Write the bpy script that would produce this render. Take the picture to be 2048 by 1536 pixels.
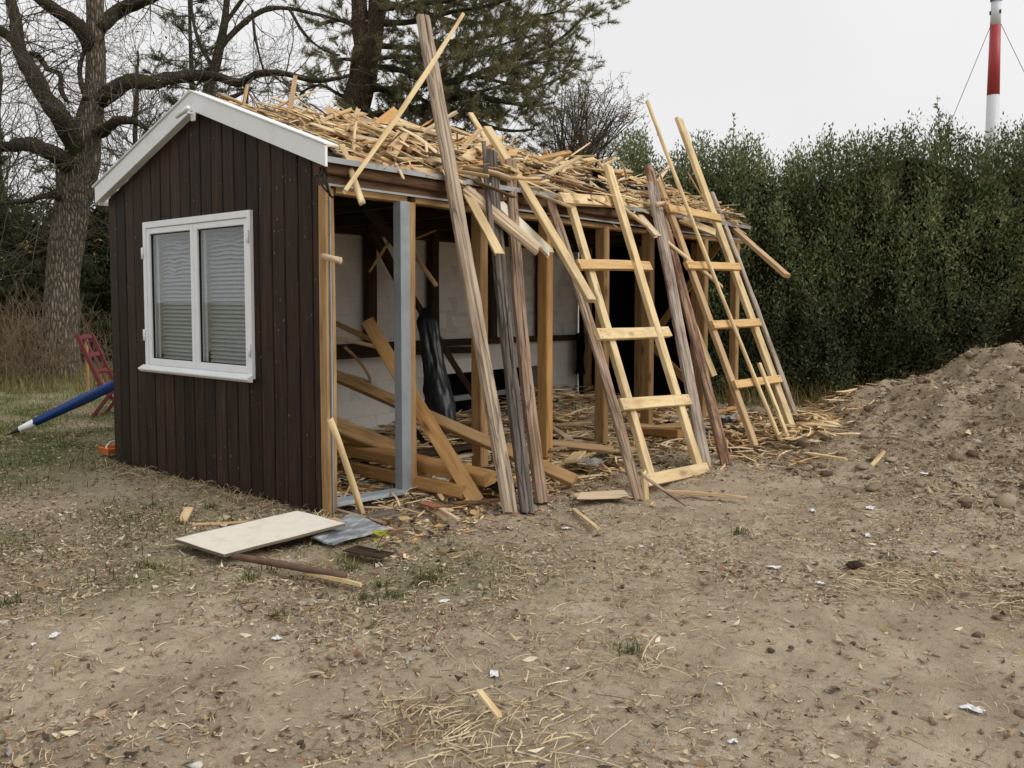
import bpy, bmesh, math, random
import numpy as np
from mathutils import Vector, Matrix, noise

for o in list(bpy.data.objects):
    bpy.data.objects.remove(o)
scene = bpy.context.scene
COL = scene.collection
rad = math.radians

# ------------------------------------------------------------------ camera
CAM_POS = Vector((-3.788, -4.805, 1.5))
CAM_YAW = rad(39.3725)
cam_data = bpy.data.cameras.new('camera')
cam_data.lens = 29.584
cam_data.sensor_width = 36
cam_data.shift_y = -0.0346
cam_data.clip_start = 0.05
cam_data.clip_end = 2000
cam = bpy.data.objects.new('camera', cam_data)
cam.location = CAM_POS
cam.rotation_euler = (rad(90 - 3.2), 0, CAM_YAW - math.pi / 2)
COL.objects.link(cam)
scene.camera = cam

# ------------------------------------------------------------------ overcast sky
SUN_EL, SUN_AZ = 43, -72          # degrees; azimuth of the sun measured from +x
world = bpy.data.worlds.new('World')
scene.world = world
world.use_nodes = True
wt = world.node_tree
wt.nodes.clear()
w_out = wt.nodes.new('ShaderNodeOutputWorld')
w_bg = wt.nodes.new('ShaderNodeBackground')
w_sky = wt.nodes.new('ShaderNodeTexSky')
w_sky.sky_type = 'NISHITA'
w_sky.sun_disc = False
w_sky.sun_elevation = rad(SUN_EL)
w_sky.sun_rotation = rad(90 - SUN_AZ)
w_sky.air_density = 1.0
w_sky.dust_density = 6.0
w_hsv = wt.nodes.new('ShaderNodeHueSaturation')
w_hsv.inputs['Saturation'].default_value = 0.04
w_mix = wt.nodes.new('ShaderNodeMix')
w_mix.data_type = 'RGBA'
w_mix.inputs['Factor'].default_value = 0.9
w_tc = wt.nodes.new('ShaderNodeTexCoord')
w_no = wt.nodes.new('ShaderNodeTexNoise')
w_no.inputs['Scale'].default_value = 2.2
w_no.inputs['Detail'].default_value = 4
w_ramp = wt.nodes.new('ShaderNodeValToRGB')
w_ramp.color_ramp.elements[0].position = 0.3
w_ramp.color_ramp.elements[0].color = (7.6, 7.6, 7.7, 1)
w_ramp.color_ramp.elements[1].position = 0.7
w_ramp.color_ramp.elements[1].color = (8.3, 8.25, 8.25, 1)
wt.links.new(w_tc.outputs['Generated'], w_no.inputs['Vector'])
wt.links.new(w_no.outputs['Fac'], w_ramp.inputs['Fac'])
wt.links.new(w_sky.outputs['Color'], w_hsv.inputs['Color'])
wt.links.new(w_hsv.outputs['Color'], w_mix.inputs['A'])
wt.links.new(w_ramp.outputs['Color'], w_mix.inputs['B'])
wt.links.new(w_mix.outputs['Result'], w_bg.inputs['Color'])
w_bg.inputs['Strength'].default_value = 0.1
wt.links.new(w_bg.outputs['Background'], w_out.inputs['Surface'])

sun_data = bpy.data.lights.new('sun', 'SUN')
sun_data.energy = 1.5
sun_data.angle = rad(35)
sun_data.color = (1.0, 0.97, 0.92)
sun = bpy.data.objects.new('sun', sun_data)
sd = Vector((math.cos(rad(SUN_EL)) * math.cos(rad(SUN_AZ)), math.cos(rad(SUN_EL)) * math.sin(rad(SUN_AZ)), math.sin(rad(SUN_EL))))
sun.rotation_euler = sd.to_track_quat('Z', 'Y').to_euler()
sun.location = (0, -10, 20)
COL.objects.link(sun)

scene.render.engine = 'CYCLES'
scene.cycles.use_denoising = True
scene.cycles.max_bounces = 6
scene.view_settings.view_transform = 'Standard'
scene.view_settings.look = 'None'
scene.view_settings.gamma = 1.0
scene.view_settings.use_curve_mapping = False
scene.view_settings.exposure = 0.2
# measured coordinates, metres; x along the shed, y into the shed, z up; origin at the near shed corner
PLANKS = [('weathered_beam', 'tallest weathered grey beam, split lengthwise, leaning far above the shed roof', 'beam', 'planks leaning on the shed', (0.84, -0.998, -0.03),
 (1.322, 0.354, 3.881), 0.115, 0.085, (-0.25, -1, 0.25), 'grey', 'rough'),
 ('dark_post', 'charcoal grey weathered post leaning beside the tallest beam', 'post', 'planks leaning on the shed', (0.917, -1.093, -0.03),
 (1.85, 0.057, 2.798), 0.105, 0.08, (-0.25, -1, 0.25), 'darkgrey', 'rough'),
 ('weathered_post', 'grey brown weathered post with a knot, right of the charcoal post', 'post', 'planks leaning on the shed', (1.22, -0.989, -0.03),
 (2.11, 0.052, 2.76), 0.105, 0.085, (-0.25, -1, 0.25), 'greybrown', 'rough'),
 ('weathered_plank', 'reddish grey weathered plank leaning along the first ladder', 'plank', 'planks leaning on the shed', (1.798, -1.49, -0.03),
 (2.641, 0.11, 2.691), 0.1, 0.05, (-0.25, -1, 0.25), 'greybrown', 'rough'),
 ('grey_beam', 'pale grey rust-streaked beam leaning between the two ladders', 'beam', 'planks leaning on the shed', (3.232, -1.34, -0.03),
 (4.495, -0.023, 2.804), 0.14, 0.065, (-0.25, -1, 0.25), 'rustgrey', 'rough'),
 ('rust_plank', 'rust red stained plank leaning behind the pale grey beam', 'plank', 'planks leaning on the shed', (3.525, -1.399, -0.03),
 (4.87, 0.249, 3.064), 0.13, 0.06, (-0.25, -1, 0.25), 'rust', 'rough'),
 ('thin_pole', 'long thin knobbly yellow pole rising above the second ladder', 'pole', 'planks leaning on the shed', (4.648, -1.48, 0.05),
 (4.834, 0.248, 3.812), 0.045, 0.045, (-0.25, -1, 0.25), 'fresh', 'pole'),
 ('grey_strip', 'narrow pale grey strip leaning on the outer side of second ladder', 'batten', 'planks leaning on the shed', (5.59, -1.331, 0.06),
 (6.382, 0.181, 2.907), 0.07, 0.045, (-0.25, -1, 0.25), 'palegrey', 'rough'),
 ('short_batten', 'short yellow batten propped on the lower rungs of second ladder', 'batten', 'planks leaning on the shed', (4.761, -1.52, 0.05),
 (4.958, -1.099, 0.831), 0.045, 0.03, (-0.25, -1, 0.25), 'fresh', 'saw'),
 ('thin_lath', 'long thin split lath crossing behind the tallest beam', 'lath', 'laths hanging over the eave', (-0.009, -0.22, 2.254),
 (1.331, -0.087, 3.815), 0.035, 0.03, (-0.25, -1, 0.25), 'fresh', 'split'),
 ('round_stake', 'yellow round stake hanging over the gutter by the white fascia', 'stake', 'laths hanging over the eave', (0.073, -0.3, 2.181),
 (0.298, 0.18, 2.652), 0.05, 0.045, (-0.25, -1, 0.25), 'fresh', 'pole'),
 ('yellow_board', 'yellow board with a broken end hanging in front of the post row', 'board', '', (1.391, -0.42, 1.889),
 (1.408, 0.15, 2.681), 0.075, 0.03, (-0.6, -0.8, 0.5), 'fresh', 'broken'),
 ('rough_slab', 'rough pale bark slab hanging down across the posts', 'slab', '', (1.8, -0.5, 1.929),
 (1.274, 0.12, 2.595), 0.11, 0.07, (-0.25, -1, 0.25), 'pale', 'rough'),
 ('white_board', 'whitish board end hanging behind the rough bark slab', 'board', '', (2.132, -0.36, 1.937),
 (1.635, 0.2, 2.646), 0.1, 0.03, (-0.4, -0.7, 0.6), 'white', 'broken'),
 ('long_batten', 'long yellow batten sliding down from the roof onto the reddish grey plank', 'batten', '', (1.968, -0.92, 1.504),
 (2.246, 0.45, 3.125), 0.09, 0.045, (-0.25, -1, 0.25), 'fresh', 'saw'),
 ('cross_batten', 'slim light stick lying diagonally across the second ladder', 'stick', '', (5.015, -0.62, 1.668),
 (3.45, 0.1, 2.713), 0.045, 0.04, (-0.25, -1, 0.25), 'fresh', 'pole'),
 ('short_board', 'short pale board slipping off the roof edge between ladders', 'board', '', (4.104, -0.3, 2.203),
 (4.246, 0.2, 2.665), 0.1, 0.03, (-0.25, -1, 0.25), 'pale', 'broken'),
 ('board_stub', 'round ended yellow board poking out under the second ladder top', 'board', '', (5.391, -0.35, 2.302),
 (4.979, 0.05, 2.516), 0.09, 0.04, (-0.25, -1, 0.25), 'fresh', 'saw'),
 ('outer_board', 'clean tan board jutting off the far roof end toward the hedge', 'board', '', (6.084, -0.95, 1.804),
 (6.637, 0.1, 2.54), 0.1, 0.05, (-0.3, -0.8, 0.5), 'tan', 'saw'),
 ('hung_board', 'yellow board hanging low behind the pale grey rust-streaked beam', 'board', '', (4.857, -0.62, 0.672),
 (4.656, -0.05, 2.136), 0.09, 0.03, (-0.25, -1, 0.25), 'fresh', 'saw'),
 ('grey_sliver', 'thin grey sliver standing against the charcoal post', 'sliver', '', (1.393, -0.36, 1.915),
 (1.661, -0.02, 2.859), 0.04, 0.025, (-0.25, -1, 0.25), 'darkgrey', 'split'),
 ('roof_board', 'long yellow board along the roof ridge behind the tallest beam', 'board', 'loose boards on the shed roof', (1.823, 1.35, 3.213),
 (3.058, 1.15, 3.175), 0.1, 0.03, (0, -0.8, 0.6), 'fresh', 'saw'),
 ('pale_board', 'broad whitish board lying over the roof debris below the ridge', 'board', 'loose boards on the shed roof', (1.57, 1.1, 3.103),
 (1.69, 0.7, 2.873), 0.12, 0.03, (0, -0.5, 0.8), 'white', 'broken'),
 ('tan_board', 'curved tan board end rising from the debris on the ridge', 'board', 'loose boards on the shed roof', (1.186, 1.45, 3.232),
 (1.581, 1.25, 3.142), 0.12, 0.03, (0, -0.8, 0.6), 'tan', 'broken'),
 ('tilted_board', 'honey coloured splinter board tilted up on the ridge', 'board', 'loose boards on the shed roof', (1.512, 1.2, 3.107),
 (1.922, 1.35, 3.354), 0.09, 0.025, (0, -0.9, 0.4), 'honey', 'broken'),
 ('edge_board', 'light batten lying along the roof edge above the gutter', 'batten', 'loose boards on the shed roof', (0.201, 0.03, 2.514),
 (1.205, 0.03, 2.521), 0.09, 0.045, (0, -0.8, 0.6), 'tan', 'saw'),
 ('angled_board', 'yellow board slanting up the roof right of the tallest beam', 'board', 'loose boards on the shed roof', (1.468, 0.12, 2.635),
 (2.496, 0.72, 3.025), 0.09, 0.03, (0, -0.6, 0.8), 'fresh', 'saw'),
 ('upright_stick', 'tall splintered stick standing upright on the roof ridge', 'stick', 'loose boards on the shed roof', (0.638, 1.3, 3.05),
 (0.732, 1.32, 3.442), 0.035, 0.03, (-0.25, -1, 0.25), 'tan', 'split'),
 ('small_upright_stick', 'small upright splinter near the white fascia peak', 'stick', 'loose boards on the shed roof', (0.235, 1.35, 3.096),
 (0.283, 1.36, 3.285), 0.03, 0.025, (-0.25, -1, 0.25), 'tan', 'split'),
 ('forked_splinter', 'short forked splinter standing in the roof debris', 'stick', 'loose boards on the shed roof', (1.256, 1.2, 3.084),
 (1.323, 1.2, 3.247), 0.04, 0.02, (-0.25, -1, 0.25), 'fresh', 'broken'),
 ('rusty_rod', 'thin rust brown rod standing in the roof debris', 'rod', 'loose boards on the shed roof', (1.907, 0.5, 2.799),
 (1.888, 0.5, 3.022), 0.02, 0.02, (-0.25, -1, 0.25), 'rust', 'pole'),
 ('thin_switch', 'thin pale switch pointing up behind the roof end', 'switch', 'loose boards on the shed roof', (4.674, 1.3, 3.23),
 (5.363, 1.4, 3.552), 0.02, 0.015, (-0.25, -1, 0.25), 'fresh', 'split'),
 ('end_lath', 'pale lath poking past the far roof end', 'lath', 'loose boards on the shed roof', (6.394, 0.5, 2.789),
 (7.163, 0.1, 2.666), 0.06, 0.02, (0, -0.5, 0.8), 'fresh', 'split'),
 ('end_board', 'short tan board poking past the far roof end', 'board', 'loose boards on the shed roof', (6.246, 0.35, 2.656),
 (6.756, 0.0, 2.549), 0.08, 0.03, (0, -0.5, 0.8), 'tan', 'broken'),
 ('orange_board', 'orange tinted board flat on the debris right of grey posts', 'board', 'loose boards on the shed roof', (3.516, 0.9, 3.028),
 (4.358, 1.0, 3.256), 0.06, 0.02, (0, -0.5, 0.8), 'honey', 'broken'),
 ('flat_board', 'long yellow board flat on the debris above the first ladder', 'board', 'loose boards on the shed roof', (3.676, 0.85, 2.989),
 (4.883, 1.0, 3.237), 0.07, 0.02, (0, -0.5, 0.8), 'fresh', 'saw'),
 ('split_board', 'split brown board lying across the first ladder top', 'board', 'loose boards on the shed roof', (4.422, 0.45, 2.792),
 (4.429, -0.1, 2.44), 0.11, 0.03, (0, -0.5, 0.8), 'tan', 'broken'),
 ('brown_board', 'orange brown board leaning through the shed past the steel post', 'board', 'loose timbers inside the shed', (0.842, -0.673, 0.0),
 (1.238, 1.0, 1.325), 0.12, 0.035, (-0.7, -0.6, 0.3), 'honey', 'saw'),
 ('long_timber', 'long brown timber sloping down behind the steel post', 'timber', 'loose timbers inside the shed', (1.093, 1.3, 0.831),
 (1.629, -1.005, 0.08), 0.1, 0.06, (-0.25, -1, 0.25), 'honeydark', 'saw'),
 ('floor_beam', 'upper squared beam stacked on the shed floor behind the gable', 'beam', 'loose timbers inside the shed', (0.775, 0.95, 0.441),
 (1.203, 0.55, 0.189), 0.14, 0.12, (0, -0.9, 0.3), 'honeydark', 'saw'),
 ('floor_timber', 'long squared beam on the shed floor reaching past the steel post', 'beam', 'loose timbers inside the shed', (0.957, 1.169, 0.22),
 (1.046, -0.62, 0.14), 0.14, 0.1, (0, -0.9, 0.3), 'honey', 'saw'),
 ('floor_plank', 'lowest squared beam on the shed floor behind the steel post', 'beam', 'loose timbers inside the shed', (0.963, 1.18, 0.06),
 (0.849, -0.55, 0.06), 0.12, 0.1, (0, -0.9, 0.3), 'honey', 'saw'),
 ('dark_pole', 'dark slanting pole against the white block wall', 'pole', 'loose timbers inside the shed', (4.037, 2.2, 0.268),
 (2.426, 2.3, 2.274), 0.075, 0.06, (-0.25, -1, 0.25), 'brown', 'rough'),
 ('ceiling_brace', 'dark brown brace slanting down from the ceiling corner', 'brace', 'loose timbers inside the shed', (1.542, 1.5, 2.508),
 (2.075, 1.5, 2.079), 0.11, 0.04, (-0.25, -1, 0.25), 'brown', 'saw'),
 ('rear_brace', 'black brown brace slanting on the rear studs', 'brace', 'loose timbers inside the shed', (2.653, 2.45, 2.195),
 (2.993, 2.45, 1.721), 0.12, 0.04, (-0.25, -1, 0.25), 'brown', 'saw'),
 ('thin_brace', 'thin bent stick hanging near the grey steel post', 'stick', 'loose timbers inside the shed', (1.796, 1.6, 1.802),
 (2.121, 1.6, 2.187), 0.03, 0.02, (-0.25, -1, 0.25), 'tan', 'split'),
 ('hanging_stake', 'short tan stake hanging right of the grey steel post', 'stake', 'loose timbers inside the shed', (1.708, 0.6, 1.65),
 (1.712, 0.9, 1.955), 0.045, 0.04, (-0.25, -1, 0.25), 'tan', 'pole'),
 ('wire_stick', 'thin dark stick slanting high behind the wooden post', 'stick', 'loose timbers inside the shed', (2.625, 1.8, 2.175),
 (3.148, 1.9, 2.35), 0.018, 0.014, (-0.25, -1, 0.25), 'tan', 'split'),
 ('broken_lath', 'broken brown lath resting on the rear wall ledge', 'lath', 'loose timbers inside the shed', (1.636, 2.0, 1.298),
 (2.279, 2.1, 1.074), 0.05, 0.025, (-0.25, -1, 0.25), 'honeydark', 'broken'),
 ('long_lath', 'long bowed lath lying along the rear wall ledge', 'lath', 'loose timbers inside the shed', (1.633, 2.0, 1.131),
 (2.535, 2.0, 0.904), 0.04, 0.015, (-0.25, -1, 0.25), 'tan', 'bow'),
 ('bent_lath', 'bent hanging lath curling down the white block wall', 'lath', 'loose timbers inside the shed', (1.963, 2.2, 1.019),
 (2.406, 2.3, 0.598), 0.03, 0.015, (-0.25, -1, 0.25), 'tan', 'bow'),
 ('short_lath', 'short thin lath against the lower white block wall', 'lath', 'loose timbers inside the shed', (2.075, 2.3, 0.709),
 (2.406, 2.3, 0.603), 0.025, 0.015, (-0.25, -1, 0.25), 'tan', 'split'),
 ('corner_stake', 'yellow round stake leaning on the gable corner post', 'stake', '', (0.132, -0.198, -0.02),
 (-0.046, -0.08, 0.667), 0.05, 0.045, (-0.25, -1, 0.25), 'fresh', 'pole'),
 ('stub_peg', 'short pale peg sticking out of the corner post', 'peg', '', (-0.022, 0.0, 1.817),
 (-0.031, -0.18, 1.783), 0.05, 0.05, (-0.25, -1, 0.25), 'pale', 'pole'),
 ('sill_board', 'blue grey painted board lying on the shed floor edge', 'board', '', (0.091, 0.087, 0.02),
 (0.694, -0.004, 0.02), 0.14, 0.03, (0, 0, 1), 'bluegrey', 'saw'),
 ('floor_joist', 'yellow beam lying on the floor behind the second ladder', 'beam', 'loose timbers inside the shed', (4.339, 0.104, 0.08),
 (4.357, -0.486, 0.08), 0.14, 0.1, (0, -0.9, 0.3), 'honey', 'saw'),
 ('orange_splint', 'orange splintered plank fan on the ground by the dirt mound', 'splinter', '', (4.935, -1.568, 0.16),
 (6.388, -1.778, 0.28), 0.06, 0.02, (-0.2, -0.4, 0.8), 'honeylight', 'broken'),
 ('orange_sliver', 'thin orange sliver beside the splintered plank by the mound', 'splinter', '', (4.634, -1.733, 0.14),
 (5.795, -1.807, 0.25), 0.035, 0.015, (-0.2, -0.4, 0.8), 'honeylight', 'split'),
 ('yellow_sliver', 'thin yellow sliver under the splintered plank by the mound', 'splinter', '', (4.549, -1.637, 0.1),
 (5.34, -1.806, 0.2), 0.03, 0.015, (-0.2, -0.4, 0.8), 'fresh', 'split'),
 ('crossing_floor_board', 'pale tan board on the floor sticking up under the steel post', 'board', '', (0.956, 0.075, 0.02),
 (1.032, 0.1, 0.182), 0.09, 0.03, (-0.25, -1, 0.25), 'tan', 'saw'),
 ('brown_pipe', 'brown rusty pipe lying in front of the whitish fibre panel', 'pipe', 'sticks lying on the ground', (-1.104, -0.519, 0.03),
 (-0.906, -1.273, 0.02), 0.04, 0.04, (-0.25, -1, 0.25), 'pipe', 'tube'),
 ('ground_lath', 'yellow splintered lath lying beside the brown pipe', 'lath', 'sticks lying on the ground', (-0.971, -1.019, 0.0),
 (-0.903, -1.4, 0.0), 0.03, 0.02, (0, 0, 1), 'fresh', 'split'),
 ('ground_board', 'small tan board piece standing in the grass by the gable', 'board', 'sticks lying on the ground', (-0.806, 0.597, -0.03),
 (-0.667, 0.735, 0.03), 0.06, 0.015, (-0.5, -0.6, 0.6), 'tan', 'saw'),
 ('ground_splinter', 'pale splinter lying before the three weathered posts', 'splinter', 'sticks lying on the ground', (1.149, -1.334, 0.0),
 (0.814, -1.772, 0.0), 0.03, 0.015, (0, 0, 1), 'fresh', 'split'),
 ('foot_splinter', 'long thin stick across the foot of the first ladder', 'stick', 'sticks lying on the ground', (1.58, -1.642, 0.22),
 (1.772, -1.904, 0.0), 0.02, 0.018, (-0.25, -1, 0.25), 'greybrown', 'split'),
 ('foot_lath', 'long split lath on the ground right of the first ladder foot', 'lath', 'sticks lying on the ground', (2.004, -1.601, 0.02),
 (2.243, -2.17, 0.01), 0.045, 0.02, (0, 0, 1), 'tan', 'split'),
 ('foot_stub', 'short upright yellow stub at the first ladder foot', 'stub', 'sticks lying on the ground', (1.722, -1.596, 0.0),
 (1.669, -1.607, 0.22), 0.05, 0.02, (-0.25, -1, 0.25), 'fresh', 'broken'),
 ('mound_stick', 'bleached stick lying on the lower slope of the mound', 'stick', 'sticks lying on the ground', (2.73, -2.927, 0.28),
 (2.918, -2.965, 0.36), 0.025, 0.02, (0, 0, 1), 'fresh', 'split'),
 ('far_ground_lath', 'thin pale lath lying between the second ladder and mound', 'lath', 'sticks lying on the ground', (3.983, -1.973, 0.09),
 (3.802, -2.396, 0.11), 0.03, 0.015, (0, 0, 1), 'fresh', 'split'),
 ('front_chip', 'yellow wood chip lying in the straw at the front', 'chip', 'sticks lying on the ground', (-1.436, -2.712, 0.01),
 (-1.531, -2.892, 0.01), 0.025, 0.012, (0, 0, 1), 'fresh', 'broken'),
 ('twig_by_gable', 'brown thin lath lying along the grass behind the fibre panel', 'lath', 'sticks lying on the ground', (-0.836, 0.396, 0.0),
 (-0.539, 0.176, 0.0), 0.02, 0.012, (0, 0, 1), 'tan', 'split'),
 ('debris_stick', 'pale stick lying in the debris before the steel post', 'stick', 'sticks lying on the ground', (0.533, -0.524, 0.02),
 (0.34, -0.952, 0.02), 0.03, 0.015, (0, 0, 1), 'pale', 'broken'),
 ('debris_twig', 'grey brown root lying at the gable corner', 'root', 'sticks lying on the ground', (0.005, -0.066, 0.02),
 (-0.031, -0.623, 0.02), 0.025, 0.02, (0, 0, 1), 'greybrown', 'pole'),
 ('dark_offcut', 'dark brown square board offcut lying near the seedling', 'offcut', 'sticks lying on the ground', (-0.486, -0.81, -0.01),
 (-0.451, -1.11, -0.01), 0.13, 0.008, (0, 0, 1), 'brown', 'saw'),
 ('black_offcut', 'dark board offcut lying at the debris edge', 'offcut', 'sticks lying on the ground', (-0.009, -0.421, 0.03),
 (0.178, -0.494, 0.04), 0.1, 0.015, (0, 0, 1), 'darkgrey', 'broken'),
 ('red_chip', 'reddish bark piece lying in the debris before the steel post', 'bark', 'sticks lying on the ground', (0.507, -0.437, 0.03),
 (0.474, -0.633, 0.03), 0.09, 0.012, (0, 0, 1), 'redbark', 'broken'),
 ('pale_sheet', 'pale torn plywood piece flat at the foot of weathered plank', 'plywood', 'sticks lying on the ground', (1.419, -1.223, 0.03),
 (1.656, -1.407, 0.03), 0.22, 0.012, (0, 0, 1), 'pale', 'broken')]
LADDERS = [{'n': (0.064, -0.89, 0.452), 'rails': [((2.181, -1.392, 0.0),
 (2.826, -0.062, 2.529), 0.1, 'fresh'),
 ((3.125, -1.314, 0.02),
 (3.654, 0.017, 2.897), 0.115, 'fresh')], 'rungs': [((2.548, -0.179, 2.449),
 (5.042, 0.086, 2.616), 0.115, 'fresh'),
 ((2.359, -0.511, 1.822),
 (3.827, -0.386, 1.859), 0.1, 'honeylight'),
 ((2.189, -0.829, 1.22),
 (3.602, -0.737, 1.2), 0.105, 'fresh'),
 ((2.097, -1.124, 0.65),
 (3.393, -1.072, 0.57), 0.105, 'fresh'),
 ((2.0, -1.423, 0.076),
 (3.161, -1.38, -0.005), 0.1, 'fresh')]}, {'n': (-0.108, -0.887, 0.449), 'rails': [((4.302, -1.347, 0.04),
 (4.728, 0.026, 2.854), 0.085, 'tan'),
 ((5.126, -1.433, 0.07),
 (6.085, 0.515, 3.853), 0.115, 'fresh')], 'rungs': [((4.588, -0.172, 2.531),
 (5.589, -0.316, 2.487), 0.1, 'honeylight'),
 ((4.439, -0.479, 1.887),
 (5.506, -0.603, 1.902), 0.09, 'honeylight'),
 ((4.424, -0.799, 1.252),
 (5.378, -0.911, 1.262), 0.09, 'honeylight'),
 ((4.334, -1.097, 0.642),
 (5.268, -1.211, 0.644), 0.085, 'honeylight')]}]
OAK = {'trunk': [(3.524, 13.083, -0.242, 0.485),
 (3.537, 13.067, 0.114, 0.404),
 (3.574, 13.022, 1.026, 0.343),
 (3.625, 12.96, 2.033, 0.313),
 (3.714, 12.852, 3.033, 0.313),
 (3.803, 12.743, 3.729, 0.333),
 (3.909, 12.614, 4.323, 0.343),
 (3.962, 12.549, 4.817, 0.283),
 (4.088, 12.396, 5.505, 0.212),
 (4.113, 12.366, 6.189, 0.182),
 (4.1, 12.382, 6.871, 0.172),
 (4.122, 12.354, 7.453, 0.162),
 (4.148, 12.323, 8.898, 0.131),
 (4.251, 12.197, 11.275, 0.071)], 'limbs': [[(3.876, 12.655, 4.224, 0.222),
 (3.512, 12.317, 4.863, 0.196),
 (3.179, 12.365, 5.334, 0.164),
 (3.041, 12.768, 5.937, 0.156),
 (3.102, 13.409, 6.544, 0.13),
 (3.271, 14.063, 7.205, 0.114),
 (3.372, 14.54, 7.938, 0.095),
 (3.319, 14.663, 8.761, 0.064)], [(3.115, 12.951, 6.079, 0.089),
 (3.053, 13.469, 6.592, 0.1),
 (2.883, 13.724, 6.843, 0.09),
 (2.426, 13.906, 7.053, 0.069),
 (1.937, 13.914, 7.394, 0.039)], [(4.074, 12.413, 6.482, 0.182),
 (3.81, 12.34, 6.792, 0.159),
 (3.454, 12.364, 6.992, 0.127),
 (3.178, 12.453, 7.173, 0.107),
 (2.927, 12.809, 7.51, 0.078),
 (2.791, 13.371, 7.885, 0.049)], [(4.15, 12.32, 6.871, 0.141),
 (4.654, 12.427, 7.414, 0.135),
 (4.698, 11.49, 7.417, 0.11),
 (4.498, 10.172, 7.341, 0.076),
 (4.7, 9.474, 7.679, 0.046)], [(4.12, 12.357, 5.505, 0.182),
 (4.234, 11.856, 5.644, 0.159),
 (4.436, 11.65, 5.824, 0.15),
 (4.795, 11.557, 5.851, 0.142),
 (5.252, 11.422, 6.019, 0.133),
 (5.655, 11.169, 6.109, 0.114),
 (5.869, 10.784, 6.028, 0.093),
 (5.938, 10.183, 5.825, 0.081),
 (5.907, 9.452, 5.891, 0.069),
 (5.916, 8.666, 5.742, 0.057),
 (6.119, 7.887, 5.563, 0.047),
 (6.41, 7.389, 5.629, 0.028)], [(3.778, 12.774, 4.076, 0.182),
 (3.265, 12.204, 4.292, 0.154),
 (3.044, 12.098, 4.344, 0.152),
 (3.025, 12.836, 4.52, 0.137),
 (2.961, 13.634, 4.555, 0.111),
 (2.557, 13.763, 4.465, 0.089),
 (1.848, 13.436, 4.053, 0.047)], [(3.11, 13.115, 6.25, 0.06),
 (3.383, 13.27, 6.368, 0.061),
 (3.577, 13.303, 6.141, 0.051),
 (3.668, 12.952, 6.002, 0.051),
 (3.557, 12.597, 5.631, 0.05),
 (3.567, 12.371, 5.358, 0.03)], [(4.045, 12.449, 4.817, 0.121),
 (3.918, 11.537, 4.826, 0.107),
 (3.779, 10.747, 4.839, 0.084),
 (3.851, 10.239, 4.738, 0.055),
 (4.053, 10.184, 4.583, 0.028)], [(3.799, 12.748, 3.53, 0.091),
 (4.022, 12.695, 3.597, 0.092),
 (4.329, 12.811, 3.737, 0.073),
 (4.771, 12.983, 3.69, 0.053),
 (5.331, 13.117, 3.915, 0.033)], [(3.685, 12.887, 3.53, 0.071),
 (3.244, 12.541, 3.56, 0.059),
 (2.846, 12.453, 3.42, 0.048),
 (2.55, 12.597, 3.357, 0.038),
 (2.257, 12.978, 3.312, 0.028)], [(3.659, 12.918, 2.833, 0.04),
 (3.404, 13.131, 2.53, 0.04),
 (3.103, 13.448, 2.428, 0.03),
 (2.749, 13.756, 2.127, 0.02)], [(3.838, 12.228, 5.434, 0.06),
 (3.787, 12.343, 5.924, 0.05),
 (3.993, 12.559, 6.491, 0.04),
 (4.077, 12.819, 7.151, 0.031)]]}
ASH = {'trunk': [(6.316, 12.834, 0.405, 0.181),
 (6.425, 12.701, 3.213, 0.158),
 (6.539, 12.562, 4.876, 0.135),
 (6.611, 12.474, 6.085, 0.124),
 (6.717, 12.345, 6.632, 0.113),
 (6.794, 12.252, 7.177, 0.102),
 (6.871, 12.158, 7.72, 0.079),
 (6.913, 12.106, 8.37, 0.068),
 (7.031, 11.962, 9.447, 0.045)], 'limbs': [[(6.793, 12.252, 7.123, 0.068),
 (7.204, 12.093, 7.681, 0.069),
 (7.712, 11.873, 8.118, 0.058),
 (8.209, 11.622, 8.262, 0.047),
 (8.732, 11.205, 8.107, 0.035),
 (9.182, 10.684, 7.942, 0.024)], [(6.626, 12.456, 6.14, 0.068),
 (6.778, 12.267, 5.997, 0.068),
 (7.065, 12.025, 6.101, 0.045),
 (7.351, 11.872, 6.297, 0.034)], [(7.259, 11.684, 7.937, 0.034),
 (7.219, 11.508, 7.35, 0.034),
 (7.238, 11.402, 6.795, 0.022),
 (7.332, 11.397, 6.544, 0.022)], [(7.751, 11.085, 7.991, 0.034),
 (7.951, 10.826, 7.5, 0.034),
 (8.129, 10.448, 7.144, 0.022),
 (8.316, 9.997, 6.886, 0.022)], [(6.717, 12.345, 6.632, 0.045),
 (6.637, 12.805, 7.246, 0.046),
 (6.727, 13.247, 8.022, 0.035),
 (6.859, 13.55, 8.912, 0.024)], [(6.833, 12.204, 7.503, 0.045),
 (7.124, 11.954, 8.177, 0.045),
 (7.203, 11.296, 8.69, 0.033)]]}
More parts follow.
